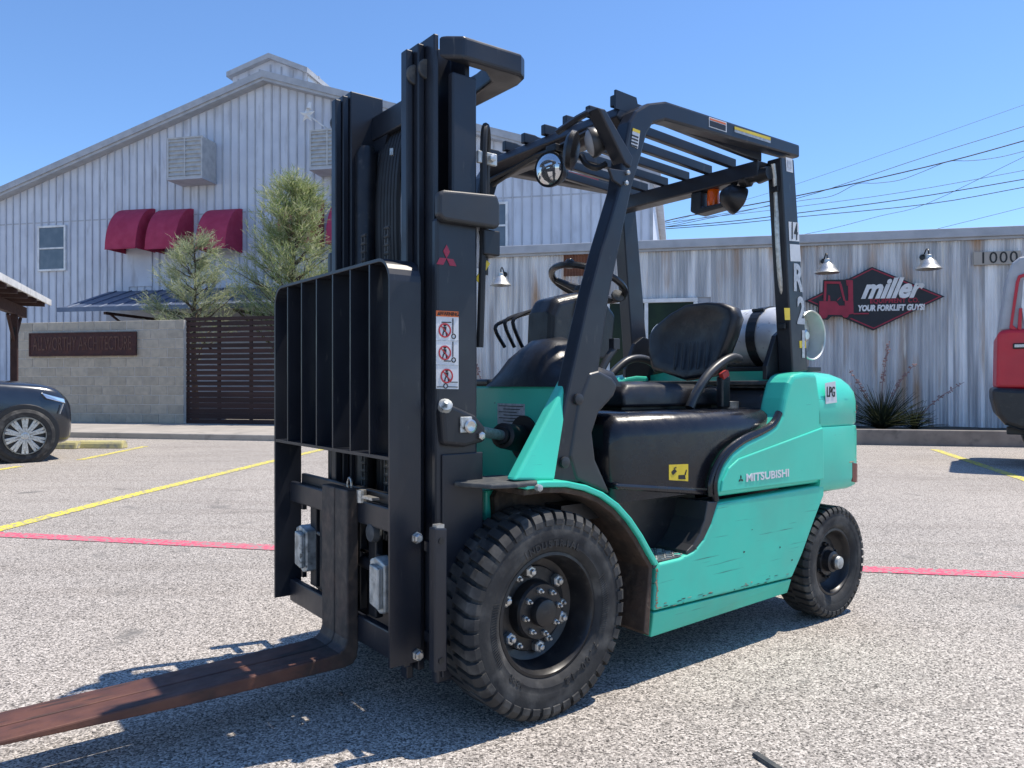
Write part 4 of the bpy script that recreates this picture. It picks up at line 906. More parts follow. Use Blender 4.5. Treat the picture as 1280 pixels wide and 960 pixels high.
# grab hose and clamps on the rear left leg
b = nb(); pth = [LP(966, 205, Y=.46), LP(970, 240, Y=.46), LP(972, 300, Y=.46), LP(976, 355, Y=.46), LP(984, 395, Y=.46), LP(982, 420, Y=.46), LP(988, 440, Y=.46)]
tube(b, smooth_path(pth, 4), .011, 8); obj('grab_handle', b, 'zinc', fk, smooth=True)
for u, v in ((971, 237), (980, 408)):
    q = LP(u, v, Y=.46); b = nb(); box(b, q.x - .025, q.x + .02, .438, .478, q.z - .014, q.z + .014); obj('hose_clamp', b, 'black_plastic', fk, bev=.004)

# ---- lamps on the guard
def lamp(c, d, r, depth, m_body, m_lens, name='work_lamp', par=None):
    ax_ = axes(d); b = nb()
    lathe(b, [(r * .25, -depth), (r * .75, -depth * .75), (r, -depth * .2), (r * 1.06, 0), (r * 1.06, .012), (r * .95, .012)], ax_, c, 28); o = obj(name, b, m_body, par or fk, smooth=True, ang=40)
    b = nb(); lathe(b, [(r * .97, .008), (r * .85, .018), (r * .5, .028), (.002, .032)], ax_, c, 28); obj('lens', b, m_lens, o, smooth=True); return o
c = LP(688, 212, Y=.12); lamp(c, (1, .25, -.12), .066, .075, 'black_plastic', 'glass_lens', 'headlight')
b = nb(); tube(b, [c + Vector((-.03, 0, .04)), c + Vector((-.05, 0, .085))], .018, 8); box(b, c.x - .09, c.x + .0, c.y - .03, c.y + .03, c.z + .07, c.z + .10); obj('lamp_bracket', b, 'black_paint', fk, bev=.004)
# mirror / lamp on the bent bracket of the left post
q0, q1, q2 = LP(727, 142, Y=.36), LP(742, 139, Y=.44), LP(778, 208, Y=.47)
b = nb(); m1 = [LP(738, 138, Y=.47), LP(747, 140, Y=.47), LP(782, 200, Y=.47), LP(779, 213, Y=.47), LP(772, 208, Y=.47)]
prism(b, [(p.x, p.z) for p in m1], 'Y', .45, .51); obj('lamp_arm', b, 'mast_paint', fk, bev=.006)
b = nb(); tube(b, [LP(737, 140, Y=.46), LP(722, 148, Y=.40), LP(697, 165, Y=.30)], .012, 6); obj('lamp_arm', b, 'mast_paint', fk)
b = nb(); prism(b, xz([(760, 210), (785, 214), (784, 228), (776, 233), (766, 226)], .508), 'Y', .5, .512); obj('lamp_arm', b, 'mast_paint', fk, bev=.004)
for u, v in ((784, 216), (782, 229)):
    q = LP(u, v, Y=.513); b = nb(); lathe(b, [(.009, 0), (.009, .008), (.004, .010)], 'Y', q, 6); obj('bolt', b, 'zinc', fk)
c = LP(742, 178, Y=.40); lamp(c, (.75, -.55, -.25), .052, .05, 'grey_paint', 'cab_grey', 'headlight')
c = LP(722, 190, Y=.34); b = nb(); lathe(b, [(.03, 0), (.055, .012), (.055, .03), (.04, .045), (.002, .05)], axes((.55, -.75, .25)), c, 24); bmesh.ops.scale(b, vec=(1, 1, 1.35), verts=b.verts, space=Matrix.Translation(-c)); obj('mirror', b, 'black_plastic', fk, smooth=True)
b = nb(); tube(b, smooth_path([LP(757, 205, Y=.44), LP(745, 210, Y=.43), LP(733, 205, Y=.40), LP(727, 195, Y=.36)], 4), .012, 6); obj('lamp_cable', b, 'hose', fk, smooth=True)
b = nb(); tube(b, smooth_path([LP(612, 226, Y=-.40), LP(640, 212, Y=-.25), LP(668, 196, Y=-.08), LP(686, 190, Y=.05), LP(715, 176, Y=.22), LP(745, 160, Y=.36)], 5), .012, 6); tube(b, smooth_path([LP(616, 232, Y=-.40), LP(640, 216, Y=-.25), LP(668, 199, Y=-.08), LP(690, 196, Y=.08)], 5), .008, 6); obj('wiring_loom', b, 'hose', fk, smooth=True)
# rear beacon, work lamp and alarm under the rear beam
q = LP(881, 260, X=-1.42)
b = nb(); prism(b, [(q.y - .06, 2.0), (q.y + .0, 2.0), (q.y + .0, q.z - .0), (q.y + .13, q.z - .0), (q.y + .13, q.z - .022), (q.y - .03, q.z - .03), (q.y - .065, q.z - .01)], 'X', -1.47, -1.39); bk_ = obj('beacon_bracket', b, 'black_paint', fk, bev=.006)
b = nb(); lathe(b, [(.028, .0), (.03, .02), (.028, .075), (.022, .085), (.002, .088)], 'Z', (-1.43, q.y + .042, q.z + .002), 20); obj('beacon', b, 'amber', fk, smooth=True, ang=40)
c = LP(912, 250, X=-1.40); lamp(c + Vector((-.03, .02, 0)), (-.75, .35, -.35), .062, .085, 'black_plastic', 'glass_lens')
b = nb(); tube(b, [c + Vector((0, 0, .04)), (c.x - .02, c.y + .02, 2.01)], .014, 6); obj('lamp_bracket', b, 'black_paint', fk)
b = nb(); c1, c2 = LP(928, 226, X=-1.42), LP(962, 216, X=-1.42); tube(b, [c1, c1 + (c2 - c1) * .25, c1 + (c2 - c1) * .3, c1 + (c2 - c1) * .55, c1 + (c2 - c1) * .6, c2], [.034, .037, .024, .024, .036, .03], 12); box(b, -1.45, -1.40, c1.y + .01, c2.y - .01, c1.z + .01, 2.001); obj('reverse_alarm', b, 'black_plastic', fk, smooth=True, ang=35)

# ---- operator's station
cv = [(-.215, 1.07), (-.222, 1.11), (-.26, 1.20), (-.32, 1.25), (-.41, 1.262), (-.47, 1.22), (-.49, 1.07)]
b = nb(); loft(b, [[(x, y, 1.07 + (z - 1.07) * k) for x, z in cv] for y, k in ((-.01, .15), (.02, .45), (.08, .82), (.15, .98), (.22, 1.0), (.28, .92), (.32, .70), (.35, .46), (.44, .36), (.465, .15))]); obj('dash_cover', b, 'black_plastic', fk, smooth=True, ang=50)
b = nb(); box(b, -.49, -.222, -.465, .0, 1.07, 1.10); obj('dash_shelf', b, 'black_plastic', fk, bev=.01)
lo_ = [LP(u, v, Y=.0) for u, v in ((657, 445), (659, 392), (666, 376), (697, 369), (722, 374), (736, 392), (731, 445))]
b = nb(); loft(b, [[(p.x + dx, y, p.z - dz) for p in lo_] for y, dx, dz in ((-.01, -.012, .02), (.015, 0, .0), (.13, 0, 0), (.155, -.012, .02))]); obj('console', b, 'black_plastic', fk, bev=.014, seg=3)
# steering wheel
sc = LP(735, 354, Y=.02); na = Vector((-.42, 0, 1)).normalized(); U_ = Vector((0, 1, 0)); V_ = na.cross(U_)
b = nb(); pts = [sc + (U_ * math.cos(a * math.pi / 18) + V_ * math.sin(a * math.pi / 18)) * .165 for a in range(36)]
rings = []
for i, p in enumerate(pts):
    rad = (p - sc).normalized(); rings.append([p + (rad * math.cos(k * math.pi / 4) + na * math.sin(k * math.pi / 4)) * .0145 for k in range(8)])
loft(b, rings + [rings[0]], cap=False); sw_ = obj('steering_wheel', b, 'black_plastic', fk, smooth=True)
b = nb()
for a in (90, 205, 335):
    d = U_ * math.cos(R(a)) + V_ * math.sin(R(a)); tube(b, [sc - na * .035 + d * .03, sc - na * .02 + d * .09, sc + d * .158], [.022, .015, .012], 8)
lathe(b, [(.05, -.06), (.05, -.035), (.035, -.022), (.002, -.02)], axes(na), sc, 20); obj('wheel_spokes', b, 'grey_paint', sw_, smooth=True)
b = nb(); kp = sc + (U_ * math.cos(R(200)) + V_ * math.sin(R(200))) * .165; kp = LP(712, 327, Y=-.08); tube(b, [kp - Vector((0, 0, .03)), kp, kp + Vector((0, 0, .012))], [.014, .023, .012], 10); obj('spinner_knob', b, 'black_plastic', sw_, smooth=True)
b = nb(); tube(b, [sc - na * .04, sc - na * .22], .03, 10); obj('steering_column', b, 'black_plastic', fk, smooth=True)
b = nb(); c = LP(770, 372, Y=.1); lathe(b, [(.022, 0), (.028, .008), (.028, .022), (.016, .028)], axes((.2, .7, .3)), c, 16); obj('horn_button', b, 'foot_strip', sw_, smooth=True)
for i, (u, v) in enumerate(((619, 408), (631, 402), (641, 400))):
    a0_ = LP(u + 12, 434, Y=-.24 + .04 * i); a1_ = LP(u, v, Y=-.24 + .04 * i); a2_ = LP(u + 12, v - 7, Y=-.24 + .04 * i); a3_ = LP(665, 390 - 1 * i, Y=-.24 + .04 * i)
    b = nb(); tube(b, smooth_path([a0_, a1_ + Vector((0, 0, -.01)), a2_, a3_], 4), .0085, 8); obj('control_lever', b, 'black_paint', fk, smooth=True)
b = nb(); tube(b, smooth_path([LP(752, 462, Y=.26), LP(760, 447, Y=.26), LP(768, 436, Y=.26)], 3), [.016] * 6 + [.016], 8); q = LP(768, 434, Y=.26); box(b, q.x - .018, q.x + .018, .245, .275, q.z - .01, q.z + .035); obj('brake_lever', b, 'grey_paint', fk, bev=.003)
b = nb(); q = LP(729, 380, Y=.17); loft(b, [[(q.x + .012, .165, q.z + .05), (q.x - .012, .165, q.z + .05), (q.x + .008, .165, q.z - .05), (q.x + .035, .165, q.z - .05)], [(q.x + .012, .168, q.z + .05), (q.x - .012, .168, q.z + .05), (q.x + .008, .168, q.z - .05), (q.x + .035, .168, q.z - .05)]]); obj('hang_tag', b, 'yellow_label', fk)
# seat
b = nb(); cu = [(-.70, .985), (-.70, 1.05), (-.74, 1.085), (-.85, 1.085), (-1.15, 1.075), (-1.36, 1.07), (-1.40, .985)]
loft(b, [[(x, y, .985 + (z - .985) * k) for x, z in cu] for y, k in ((-.27, .55), (-.255, .92), (-.2, 1.06), (-.12, .98), (.12, .98), (.2, 1.06), (.255, .92), (.27, .55))]); seat = obj('seat_cushion', b, 'vinyl', fk, smooth=True, ang=60, bev=.012)
b = nb(); box(b, -1.32, -.74, -.22, .22, .969, .99); obj('seat_base', b, 'black_paint', fk)
XS = -1.37
out = [LP(u, v, X=XS) for u, v in ((818, 462), (812, 440), (811, 420), (818, 408), (836, 392), (856, 380), (882, 377), (900, 378), (914, 384), (919, 396), (914, 420), (906, 445), (898, 470), (860, 476))]
cyb = sum((p.y for p in out)) / len(out); czb = sum((p.z for p in out)) / len(out)
def srow(k, dx): return [(XS + dx - (p.z - 1.1) * .10, cyb + (p.y - cyb) * k, czb + (p.z - czb) * k) for p in out]
b = nb(); loft(b, [srow(.72, .018), srow(.90, .034), srow(.975, .03), srow(1.0, .005), srow(.99, -.03), srow(.93, -.06), srow(.7, -.075)]); bk = obj('seat_back', b, 'vinyl', fk, smooth=True, ang=70)
b = nb()
for j in range(5):
    yy = cyb - .09 + j * .045; tube(b, [(XS + .035 - (z - 1.1) * .10, yy, z) for z in (1.15, 1.2, 1.28)], [.003, .004, .002], 6)
obj('seat_flutes', b, 'vinyl', bk, smooth=True)
for s, pts in ((1, ((862, 510), (870, 492), (884, 470), (900, 455), (915, 447), (924, 449))), (-1, ((758, 476), (768, 464), (784, 451), (800, 448), (815, 453), (822, 462)))):
    b = nb(); tube(b, smooth_path([LP(u, v, Y=s * .30) for u, v in pts], 4), .021, 10); obj('hip_restraint', b, 'grey_paint', fk, smooth=True)
q = LP(903, 476, Y=.33); b = nb(); box(b, q.x - .04, q.x + .02, .31, .345, q.z - .12, q.z + .02); bl = obj('buckle_holder', b, 'black_plastic', fk, bev=.008)
b = nb(); m = Matrix.Translation((q.x + .0, .34, q.z + .025)) @ Matrix.Rotation(R(25), 4, 'Y'); box(b, -.022, .022, -.012, .012, -.012, .016, m); obj('belt_buckle', b, 'belt_red', bl, bev=.003)
b = nb(); box(b, -1.42, -1.34, -.2, .3, .972, 1.0); obj('seat_rail', b, 'cast', fk)

# ---- tank cradle (the tank itself is a thing of its own)
b = nb(); prism(b, [(-1.69, 1.142), (-2.01, 1.142), (-2.01, 1.165), (-1.69, 1.165)], 'Y', -.36, .36); prism(b, [(-1.70, 1.09), (-2.0, 1.09), (-2.0, 1.1415), (-1.70, 1.1415)], 'Y', -.25, -.15); prism(b, [(-1.70, 1.09), (-2.0, 1.09), (-2.0, 1.1415), (-1.70, 1.1415)], 'Y', .1, .2); obj('tank_cradle', b, 'black_paint', fk, bev=.004)
TC = Vector((-1.85, -.05, 1.315)); TR = .15
for yy in (-.25, .165):
    b = nb(); lathe(b, [(TR + .004, -.026), (TR + .007, -.026), (TR + .007, .026), (TR + .004, .026)], 'Y', (TC.x, yy, TC.z), 40, cap=False); obj('tank_strap', b, 'black_paint', fk)
    b = nb(); box(b, TC.x + TR * .5, TC.x + TR * .62, yy - .034, yy + .034, TC.z + TR * .85, TC.z + TR * .95); obj('strap_latch', b, 'black_paint', fk, bev=.004)

# ---- mast
STG = [(.309, .250, .284, 2.158), (.282, .243, .257, 2.175), (.255, .232, .118, 2.194)]
for s in BOTH:
    for k, (xf, yi, xb2, zt_) in enumerate(STG):
        yo_ = (.288, .315, .368)[k]
        if k < 2: sec = [(xf, yi), (xf, yo_), (xb2, yo_), (xb2, yi)]
        else: sec = [(xf, yi), (xf, yo_), (xf - .018, yo_), (xf - .018, yi + .05), (xb2 + .018, yi + .05), (xb2 + .018, yo_), (xb2, yo_), (xb2, yi)]
        b = nb(); prism(b, [(x, s * y) for x, y in sec], 'Z', .13 + .03 * k, zt_); obj(('inner_rail', 'middle_rail', 'outer_rail')[k], b, 'mast_paint', fk, bev=.004)
        if k < 2:
            c = Vector((xf - .030, s * ((.292, .319)[k]), zt_ - .08)); b = nb(); lathe(b, [(.030, -.006), (.032, -.004), (.032, .004), (.030, .006)], 'Y', c, 20); obj('mast_roller', b, 'foot_strip', fk, smooth=True, ang=30)
    b = nb(); bxs(b, s, .112, .205, .369, .400, 1.55, 2.075); obj('mast_gusset', b, 'mast_paint', fk, bev=.006)
    b = nb(); bxs(b, s, .115, .272, .375, .41, .14, 1.60); sp_ = obj('mast_side_plate', b, 'mast_paint', fk, bev=.010)
    b = nb(); bxs(b, s, .10, .255, .4105, .418, .16, .86); obj('mast_foot_plate', b, 'mast_paint', sp_, bev=.01)
    # lift cylinders
    b = nb(); tube(b, [(.115, s * .285, .16), (.115, s * .285, 1.95)], .032, 16); obj('lift_cylinder', b, 'black_paint', fk, smooth=True)
    b = nb(); tube(b, [(.115, s * .285, 1.95), (.115, s * .285, 2.12)], .022, 12); obj('cylinder_rod', b, 'chrome', fk, smooth=True)
    # tilt cylinder with its bracket
    q = LP(566, 531, Y=.40); h_ = LP(655, 548, X=-.222)
    b = nb(); prism(b, [(q.x + .07, q.z + .05), (q.x + .04, q.z + .07), (q.x - .06, q.z + .03), (q.x - .10, q.z - .01), (q.x - .10, q.z - .055), (q.x - .02, q.z - .07), (q.x + .06, q.z - .06)], 'Y', *Ys(s, .40, .445)); tb = obj('tilt_bracket', b, 'black_paint', fk, bev=.014, seg=3)
    pc = Vector((q.x - .03, s * .446, q.z - .003)); b = nb(); lathe(b, [(.022, -.003), (.022, .012), (.016, .015), (.002, .012)], LAT[s], pc, 20); obj('tilt_pin', b, 'steel', tb, smooth=True, ang=30)
    b = nb(); box(b, pc.x - .01, pc.x + .035, *Ys(s, .446, .452), pc.z - .02, pc.z + .03, None); obj('pin_plate', b, 'cast', tb, bev=.003)
    b = nb(); lathe(b, [(.013, 0), (.013, .010), (.006, .012)], LAT[s], (q.x - .075, s * .446, q.z - .035), 6); obj('bolt', b, 'steel', tb)
    b = nb(); lathe(b, [(.022, 0), (.022, .02), (.006, .03)], axes((.2, s * .6, .5)), (q.x + .05, s * .43, q.z + .055), 12); obj('grease_boss', b, 'cast', tb, smooth=True, ang=30)
    r0, r1 = Vector((q.x - .08, s * .40, q.z - .02)), Vector((-.2, s * h_.y, h_.z))
    b = nb(); tube(b, [r0, r0 + (r1 - r0) * .60], .018, 14); obj('tilt_rod', b, 'zinc', fk, smooth=True)
    b = nb(); tube(b, [r0 + (r1 - r0) * .56, r0 + (r1 - r0) * .6, r0 + (r1 - r0) * .61, r0 + (r1 - r0) * 1.1], [.03, .032, .045, .05], 18); obj('tilt_cylinder', b, 'hose', fk, smooth=True, ang=30)
    # hose cover on the mast
    b = nb(); a_, c_ = Ys(s, .412, .446)
    e0 = LP(626, 270, Y=.446).x; pr_ = [(.285, 1.60), (.285, 1.665), (.27, 1.68), (e0 + .012, 1.695), (e0, 1.665), (e0, 1.60), (e0 + .01, 1.585), (.265, 1.585)]
    if s > 0: prism(b, pr_, 'Y', a_, c_); obj('hose_cover', b, 'grey_paint', fk, bev=.012, seg=3)
    else: b.free()
    b = nb(); bxs(b, s, .035, .10, .36, .425, 1.50, 1.583); obj('cover_bracket', b, 'black_paint', fk, bev=.005)
    b = nb(); pts = [(.10, s * .40, 1.20), (.09, s * .405, 1.6), (.085, s * .40, 1.86), (.07, s * .39, 1.93), (.04, s * .36, 1.90), (.03, s * .34, 1.8), (.03, s * .33, 1.45)]
    tube(b, smooth_path(pts, 5), .012, 8); obj('mast_hose', b, 'hose', fk, smooth=True)
    b = nb(); bxs(b, s, .035, .112, .395, .408, 1.80, 1.84); o = obj('guard_stay', b, 'cast', fk, bev=.003)
    b = nb(); lathe(b, [(.013, 0), (.013, .012), (.006, .014)], LAT[s], (.06, s * .408, 1.82), 6); obj('bolt', b, 'zinc', o)
    # chain
    b = nb(); zc = .55
    while zc < 1.62:
        yk = .045 if s > 0 else -.135; box(b, .243, .253, yk - .014, yk - .008, zc, zc + .022); box(b, .243, .253, yk + .008, yk + .014, zc, zc + .022); tube(b, [(.248, yk - .017, zc + .03), (.248, yk + .017, zc + .03)], .006, 6); zc += .03
    obj('lift_chain', b, 'foot_strip', fk)
# top tie: thick chamfered horn bridging the outer rails
t1, t2, t3 = (.265, .374), (.17, .374), (-.075, .30)
pl = [(.245, .372), (.178, .422), (-.05, .428), (-.085, .405), (-.10, .35), (-.10, -.35), (-.085, -.405), (-.05, -.428), (.178, -.422), (.245, -.372), (.16, -.372), (.06, -.372), (.0, -.32), (-.02, -.2), (-.02, .2), (.0, .32), (.06, .372), (.16, .372)]
b = nb(); prism(b, pl, 'Z', 2.115, 2.19); obj('mast_tie', b, 'mast_paint', fk, bev=.012, seg=3)
for a in ((.10, .145, -.31, .31, 1.83, 1.98), (.13, .165, -.27, .27, 2.02, 2.112), (.09, .14, -.31, .31, .9, 1.0), (.10, .15, -.31, .31, .16, .32)): b = nb(); box(b, *a); obj('mast_crossmember', b, 'mast_paint', fk, bev=.006)
for s in BOTH: b = nb(); prism(b, [(s * y, z) for y, z in [(-.27, 1.72), (-.27, 2.11), (-.13, 2.09), (-.11, 2.04), (-.22, 1.85)]], 'X', .146, .158); obj('crossmember_gusset', b, 'mast_paint', fk)
q = LP(458, 250, X=.20); b = nb(); tube(b, [(.2, q.y, .3), (.2, q.y, q.z + .17), (.2, q.y, q.z + .20)], [.043, .043, .03], 18); obj('free_lift_cylinder', b, 'rim', fk, smooth=True, ang=30)
for i, u in enumerate((449, 466, 470, 474, 478, 482, 486, 490, 494, 498)):
    q = LP(u, 300, X=.17); b = nb(); tube(b, smooth_path([(.17, q.y, .5), (.168, q.y + .01, 1.2), (.172, q.y - .004, 1.75), (.14, q.y, 2.0), (.07, q.y, 2.06), (.02, q.y, 1.95), (.02, q.y, 1.6)], 4), .0125, 7); obj('hydraulic_hose', b, 'hose', fk, smooth=True)
b = nb(); q = LP(490, 190, X=.2); tube(b, [(.2, q.y, q.z - .012), (.2, q.y, q.z + .012)], .008, 6); obj('chain_anchor', b, 'zinc', fk)
b = nb(); q = LP(600, 335, Y=.40)
for k in range(5): tube(b, smooth_path([(q.x + .008 * k, .39, q.z + .14), (q.x + .006 * k - .01, .4, q.z + .06), (q.x + .004 * k, .395, q.z)], 3), .0028, 5)
obj('wiring_loom', b, 'decal_white', fk)
b = nb(); m = Matrix.Translation((q.x - .01, .40, q.z - .01)) @ Matrix.Rotation(R(-35), 4, 'Y'); box(b, -.008, .008, -.002, .002, -.04, .04, m); obj('cable_tie', b, 'yellow_label', fk)

# ---- carriage, load backrest, forks
def rr_path(y, z0, z1, r, n=6):
    pts = [(y, z0)]
    for k in range(n + 1): a = k / n * math.pi / 2; pts.append((y - r + r * math.cos(a), z1 - r + r * math.sin(a)))
    for k in range(n + 1): a = math.pi / 2 + k / n * math.pi / 2; pts.append((-y + r + r * math.cos(a), z1 - r + r * math.sin(a)))
    return pts + [(-y, z0)]
XB1 = .420; XB0 = LP(526.5, 330, Y=LP(487.2, 330, X=XB1).y).x
YN, YF = LP(487.2, 330, X=XB1).y, LP(342.8, 330, X=XB1).y; YC, YH = (YN + YF) / 2, (YN - YF) / 2
ZT, ZS, ZB = LP(487.2, 319, X=XB1).z, LP(487.2, 576, X=XB1).z, LP(494, 840, X=XB1).z
o1 = [(YC + y, z) for y, z in rr_path(YH, ZB, ZT, .075)]; i1 = [(YC + y, z) for y, z in rr_path(YH - .011, ZB, ZT - .011, .064)]
b = nb(); loft(b, [[(x, y, z) for y, z in ring] for x, ring in ((XB1, o1), (XB0, o1), (XB0, i1), (XB1, i1), (XB1, o1))], cap=False, closed=False)
for e in (0, -1): face(b, [(XB1, *o1[e]), (XB0, *o1[e]), (XB0, *i1[e]), (XB1, *i1[e])])
lbr = obj('load_backrest', b, 'mast_paint', fk, bev=.002)
for i in range(1, 7):
    yy = YN - 2 * YH * i / 7; b = nb(); box(b, XB0 + .003, XB1 - .002, yy - .0045, yy + .0045, ZS + .011, ZT - .0115); obj('backrest_bar', b, 'mast_paint', lbr)
b = nb(); box(b, XB0 + .002, XB1 - .001, YF + .0115, YN - .0115, ZS, ZS + .0105); obj('backrest_sill', b, 'mast_paint', lbr)
for (u, v) in ((520.5, 672), (521.5, 818)):
    q = LP(u, v, Y=YN)
    for s, yy in ((1, YN), (-1, YF)):
        b = nb(); lathe(b, [(.019, 0), (.019, .004), (.015, .004), (.015, .016), (.011, .02), (.002, .02)], LAT[s], (q.x + .0, yy, q.z), 6); obj('bolt', b, 'zinc', lbr)
YA, YB = YF + .015, YN - .015
b = nb(); box(b, .335, .362, YA, YB, .605, .685); obj('carriage_bar', b, 'mast_paint', fk, bev=.006)
b = nb(); box(b, .335, .362, YA, YB, .20, .29); obj('carriage_bar', b, 'mast_paint', fk, bev=.006)
for z0, z1 in ((.66, .72), (.18, .24)): b = nb(); box(b, .312, .333, YC - .42, YC + .42, z0, z1); obj('side_shift_frame', b, 'black_paint', fk, bev=.005)
b = nb(); tube(b, [(.322, YC - .36, .50), (.322, YC + .3, .50)], .010, 12); obj('side_shift_rod', b, 'chrome', fk, smooth=True)
b = nb(); tube(b, [(.318, -.1, .46), (.318, .28, .46)], .022, 12); obj('side_shift_cylinder', b, 'black_paint', fk, smooth=True)
for yy in (YC - .21, YC - .30, YC + .08, YC + .2):
    b = nb(); box(b, .305, .334, yy - .028, yy + .028, .29, .60); obj('carriage_upright', b, 'black_paint', fk, bev=.005)
for uc, vc in ((378, 682), (473, 727)):
    q = LP(uc, vc, X=.365); yc, zc = q.y, q.z
    b = nb(); prism(b, [(yc - .05, zc - .075), (yc - .05, zc + .065), (yc - .01, zc + .08), (yc + .055, zc + .065), (yc + .055, zc - .09), (yc + .02, zc - .10), (yc - .02, zc - .085)], 'X', .325, .372); prism(b, [(yc - .015, zc - .07), (yc - .015, zc + .06), (yc + .045, zc + .055), (yc + .045, zc - .08)], 'X', .372, .392); obj('carriage_hook', b, 'cast', fk, bev=.006)
for s, yy in ((1, YN + .10), (-1, YF - .10)):
    q = LP(548, 660, Y=YN + .12); xa_ = q.x
    lo_y, hi_y = (yy, yy + .035) if s > 0 else (yy - .035, yy)
    b = nb(); prism(b, [(xa_ + .022, .655), (xa_ - .022, .650), (xa_ - .022, .225), (xa_ + .022, .228)], 'Y', lo_y, hi_y); ar = obj('side_arm', b, 'mast_paint', fk, bev=.005)
    for z in (.615, .26): b = nb(); lathe(b, [(.009, 0), (.009, .003)], LAT[s], (xa_, hi_y + .0002 if s > 0 else lo_y - .0002, z), 14); obj('arm_hole', b, 'ink', ar)
    b = nb(); box(b, xa_ - .015, xa_ + .012, lo_y + .006, hi_y - .006, .64, .662); obj('arm_block', b, 'zinc', ar)
    for z in (.56, .28): b = nb(); box(b, xa_ - .04, xa_ - .023, *((YN + .001, lo_y) if s > 0 else (hi_y, YF - .001)), z, z + .03); obj('arm_tab', b, 'mast_paint', ar)
XFF = .402; fy = [LP(402, 620, X=XFF).y, LP(418, 620, X=XFF).y, LP(434, 620, X=XFF).y]; FT = LP(418, 609, X=XFF).z; FB = .168
for y0, y1 in ((fy[0], fy[1] - .002), (fy[1] + .002, fy[2])):
    pf = [(XFF, FT), (XFF - .042, FT), (XFF - .042, FB + .01), (XFF - .037, FB - .025), (XFF - .02, FB - .042), (XFF + .01, FB - .048), (.92, FB - .046), (1.47, FB - .03), (1.47, FB - .02), (.92, FB - .008), (.48, FB + .001), (XFF + .03, FB + .006), (XFF + .010, FB + .018), (XFF, FB + .045)]
    b = nb(); prism(b, pf, 'Y', y0, y1); fo = obj('fork', b, 'fork_mix', fk, bev=.005)
    b = nb(); box(b, .362, XFF - .042, y0 + .02, y1 - .03, .69, .715); obj('fork_hook', b, 'fork_steel', fo)
q = LP(457, 618, X=.36); b = nb(); tube(b, [(.36, q.y - .03, q.z - .03), (.36, q.y - .03, q.z + .012)], .016, 10); box(b, .345, .372, q.y - .005, q.y + .07, q.z - .012, q.z - .004); obj('fork_pin', b, 'zinc', fk)
q = LP(437, 607, X=.36); b = nb(); ring = [Vector((.36, q.y + .016 * math.cos(a), q.z + .028 * math.sin(a))) for a in [i * math.pi / 6 for i in range(13)]]; tube(b, ring, .004, 6); obj('pin_ring', b, 'zinc', fk)
q = LP(470, 665, X=.34); b = nb(); lathe(b, [(.03, 0), (.034, .01), (.03, .03), (.015, .034)], 'X', (.333, q.y, q.z), 14); obj('carriage_roller', b, 'foot_strip', fk, smooth=True, ang=30)

# ---- decals and lettering
SIDE = dict(xd=(-1, 0, 0), yd=(0, 0, 1))
def dec(name, pts, m, Y, par=None, t=.0012): b = nb(); prism(b, xz(pts, Y), 'Y', Y, Y + t); return obj(name, b, m, par or fk)
def dtext(s, u, v, size, Y, m, par=None, name='lettering', **k):
    q = LP(u, v, Y=Y); b = nb(); text_bm(b, s, size, (q.x, Y + .0012, q.z), **SIDE, depth=.0016, **k); return obj(name, b, m, par or fk)
Y0 = .562 + .0072
dtext('MITSUBISHI', 960, 594.5, .044, Y0, 'decal_white', bold=.0012, squash=1.38)
def diamonds(u, v, r, Y, m):
    q = LP(u, v, Y=Y); b = nb()
    for k in range(3):
        a = math.pi / 2 + k * 2 * math.pi / 3; d = Vector((math.cos(a), math.sin(a))); e = Vector((-d.y, d.x))
        P_ = [Vector((0, 0)), d * r * .5 + e * r * .29, d * r, d * r * .5 - e * r * .29]; prism(b, [(q.x - p.x, q.z + p.y) for p in P_], 'Y', Y, Y + .0015)
    return obj('emblem', b, m, fk)
diamonds(926, 599, .017, Y0, 'ink'); diamonds(558, 323, .043, .4105, 'logo_red')
# LPG sticker
wd_ = dec('fuel_sticker', [(1031, 479), (1044, 476.5), (1046, 503), (1032, 505)], 'decal_white', .5635)
dtext('LPG', 1038.5, 490.5, .066, .565, 'ink', wd_, squash=.62, bold=.001)
# warning sticker on the mast
ws = dec('warning_sticker', [(545, 388), (573, 389.5), (573, 486.5), (545, 486)], 'decal_white', .4105)
dec('sticker_head', [(545, 388), (573, 389.5), (573, 396.5), (545, 395.3)], 'orange_label', .4118, ws)
dtext('WARNING', 561.5, 392.6, .017, .413, 'ink', ws, squash=.85)
b = nb(); q = LP(548.5, 392, Y=.413); prism(b, [(q.x + .006, q.z - .005), (q.x - .006, q.z - .005), (q.x, q.z + .006)], 'Y', .413, .4145); obj('alert_triangle', b, 'ink', ws)
for v in (425, 455.5): dec('sticker_line', [(545, v), (573, v + .6), (573, v + 1.5), (545, v + .9)], 'decal_grey', .4118, ws)
def ringp(u, v, r, t, m, par, Y=.412, slash=True):
    q = LP(u, v, Y=Y); b = nb(); n = 24
    for i in range(n):
        a, c = 2 * math.pi * i / n, 2 * math.pi * (i + 1) / n
        prism(b, [(q.x + r * math.cos(a), q.z + r * math.sin(a)), (q.x + r * math.cos(c), q.z + r * math.sin(c)), (q.x + (r - t) * math.cos(c), q.z + (r - t) * math.sin(c)), (q.x + (r - t) * math.cos(a), q.z + (r - t) * math.sin(a))], 'Y', Y, Y + .0012)
    if slash: prism(b, [(q.x + r * .72, q.z + r * .66), (q.x + r * .62, q.z + r * .74), (q.x - r * .72, q.z - r * .66), (q.x - r * .62, q.z - r * .74)], 'Y', Y + .0002, Y + .0014)
    return obj('prohibition_ring' if slash else 'wheel_symbol', b, m, par)
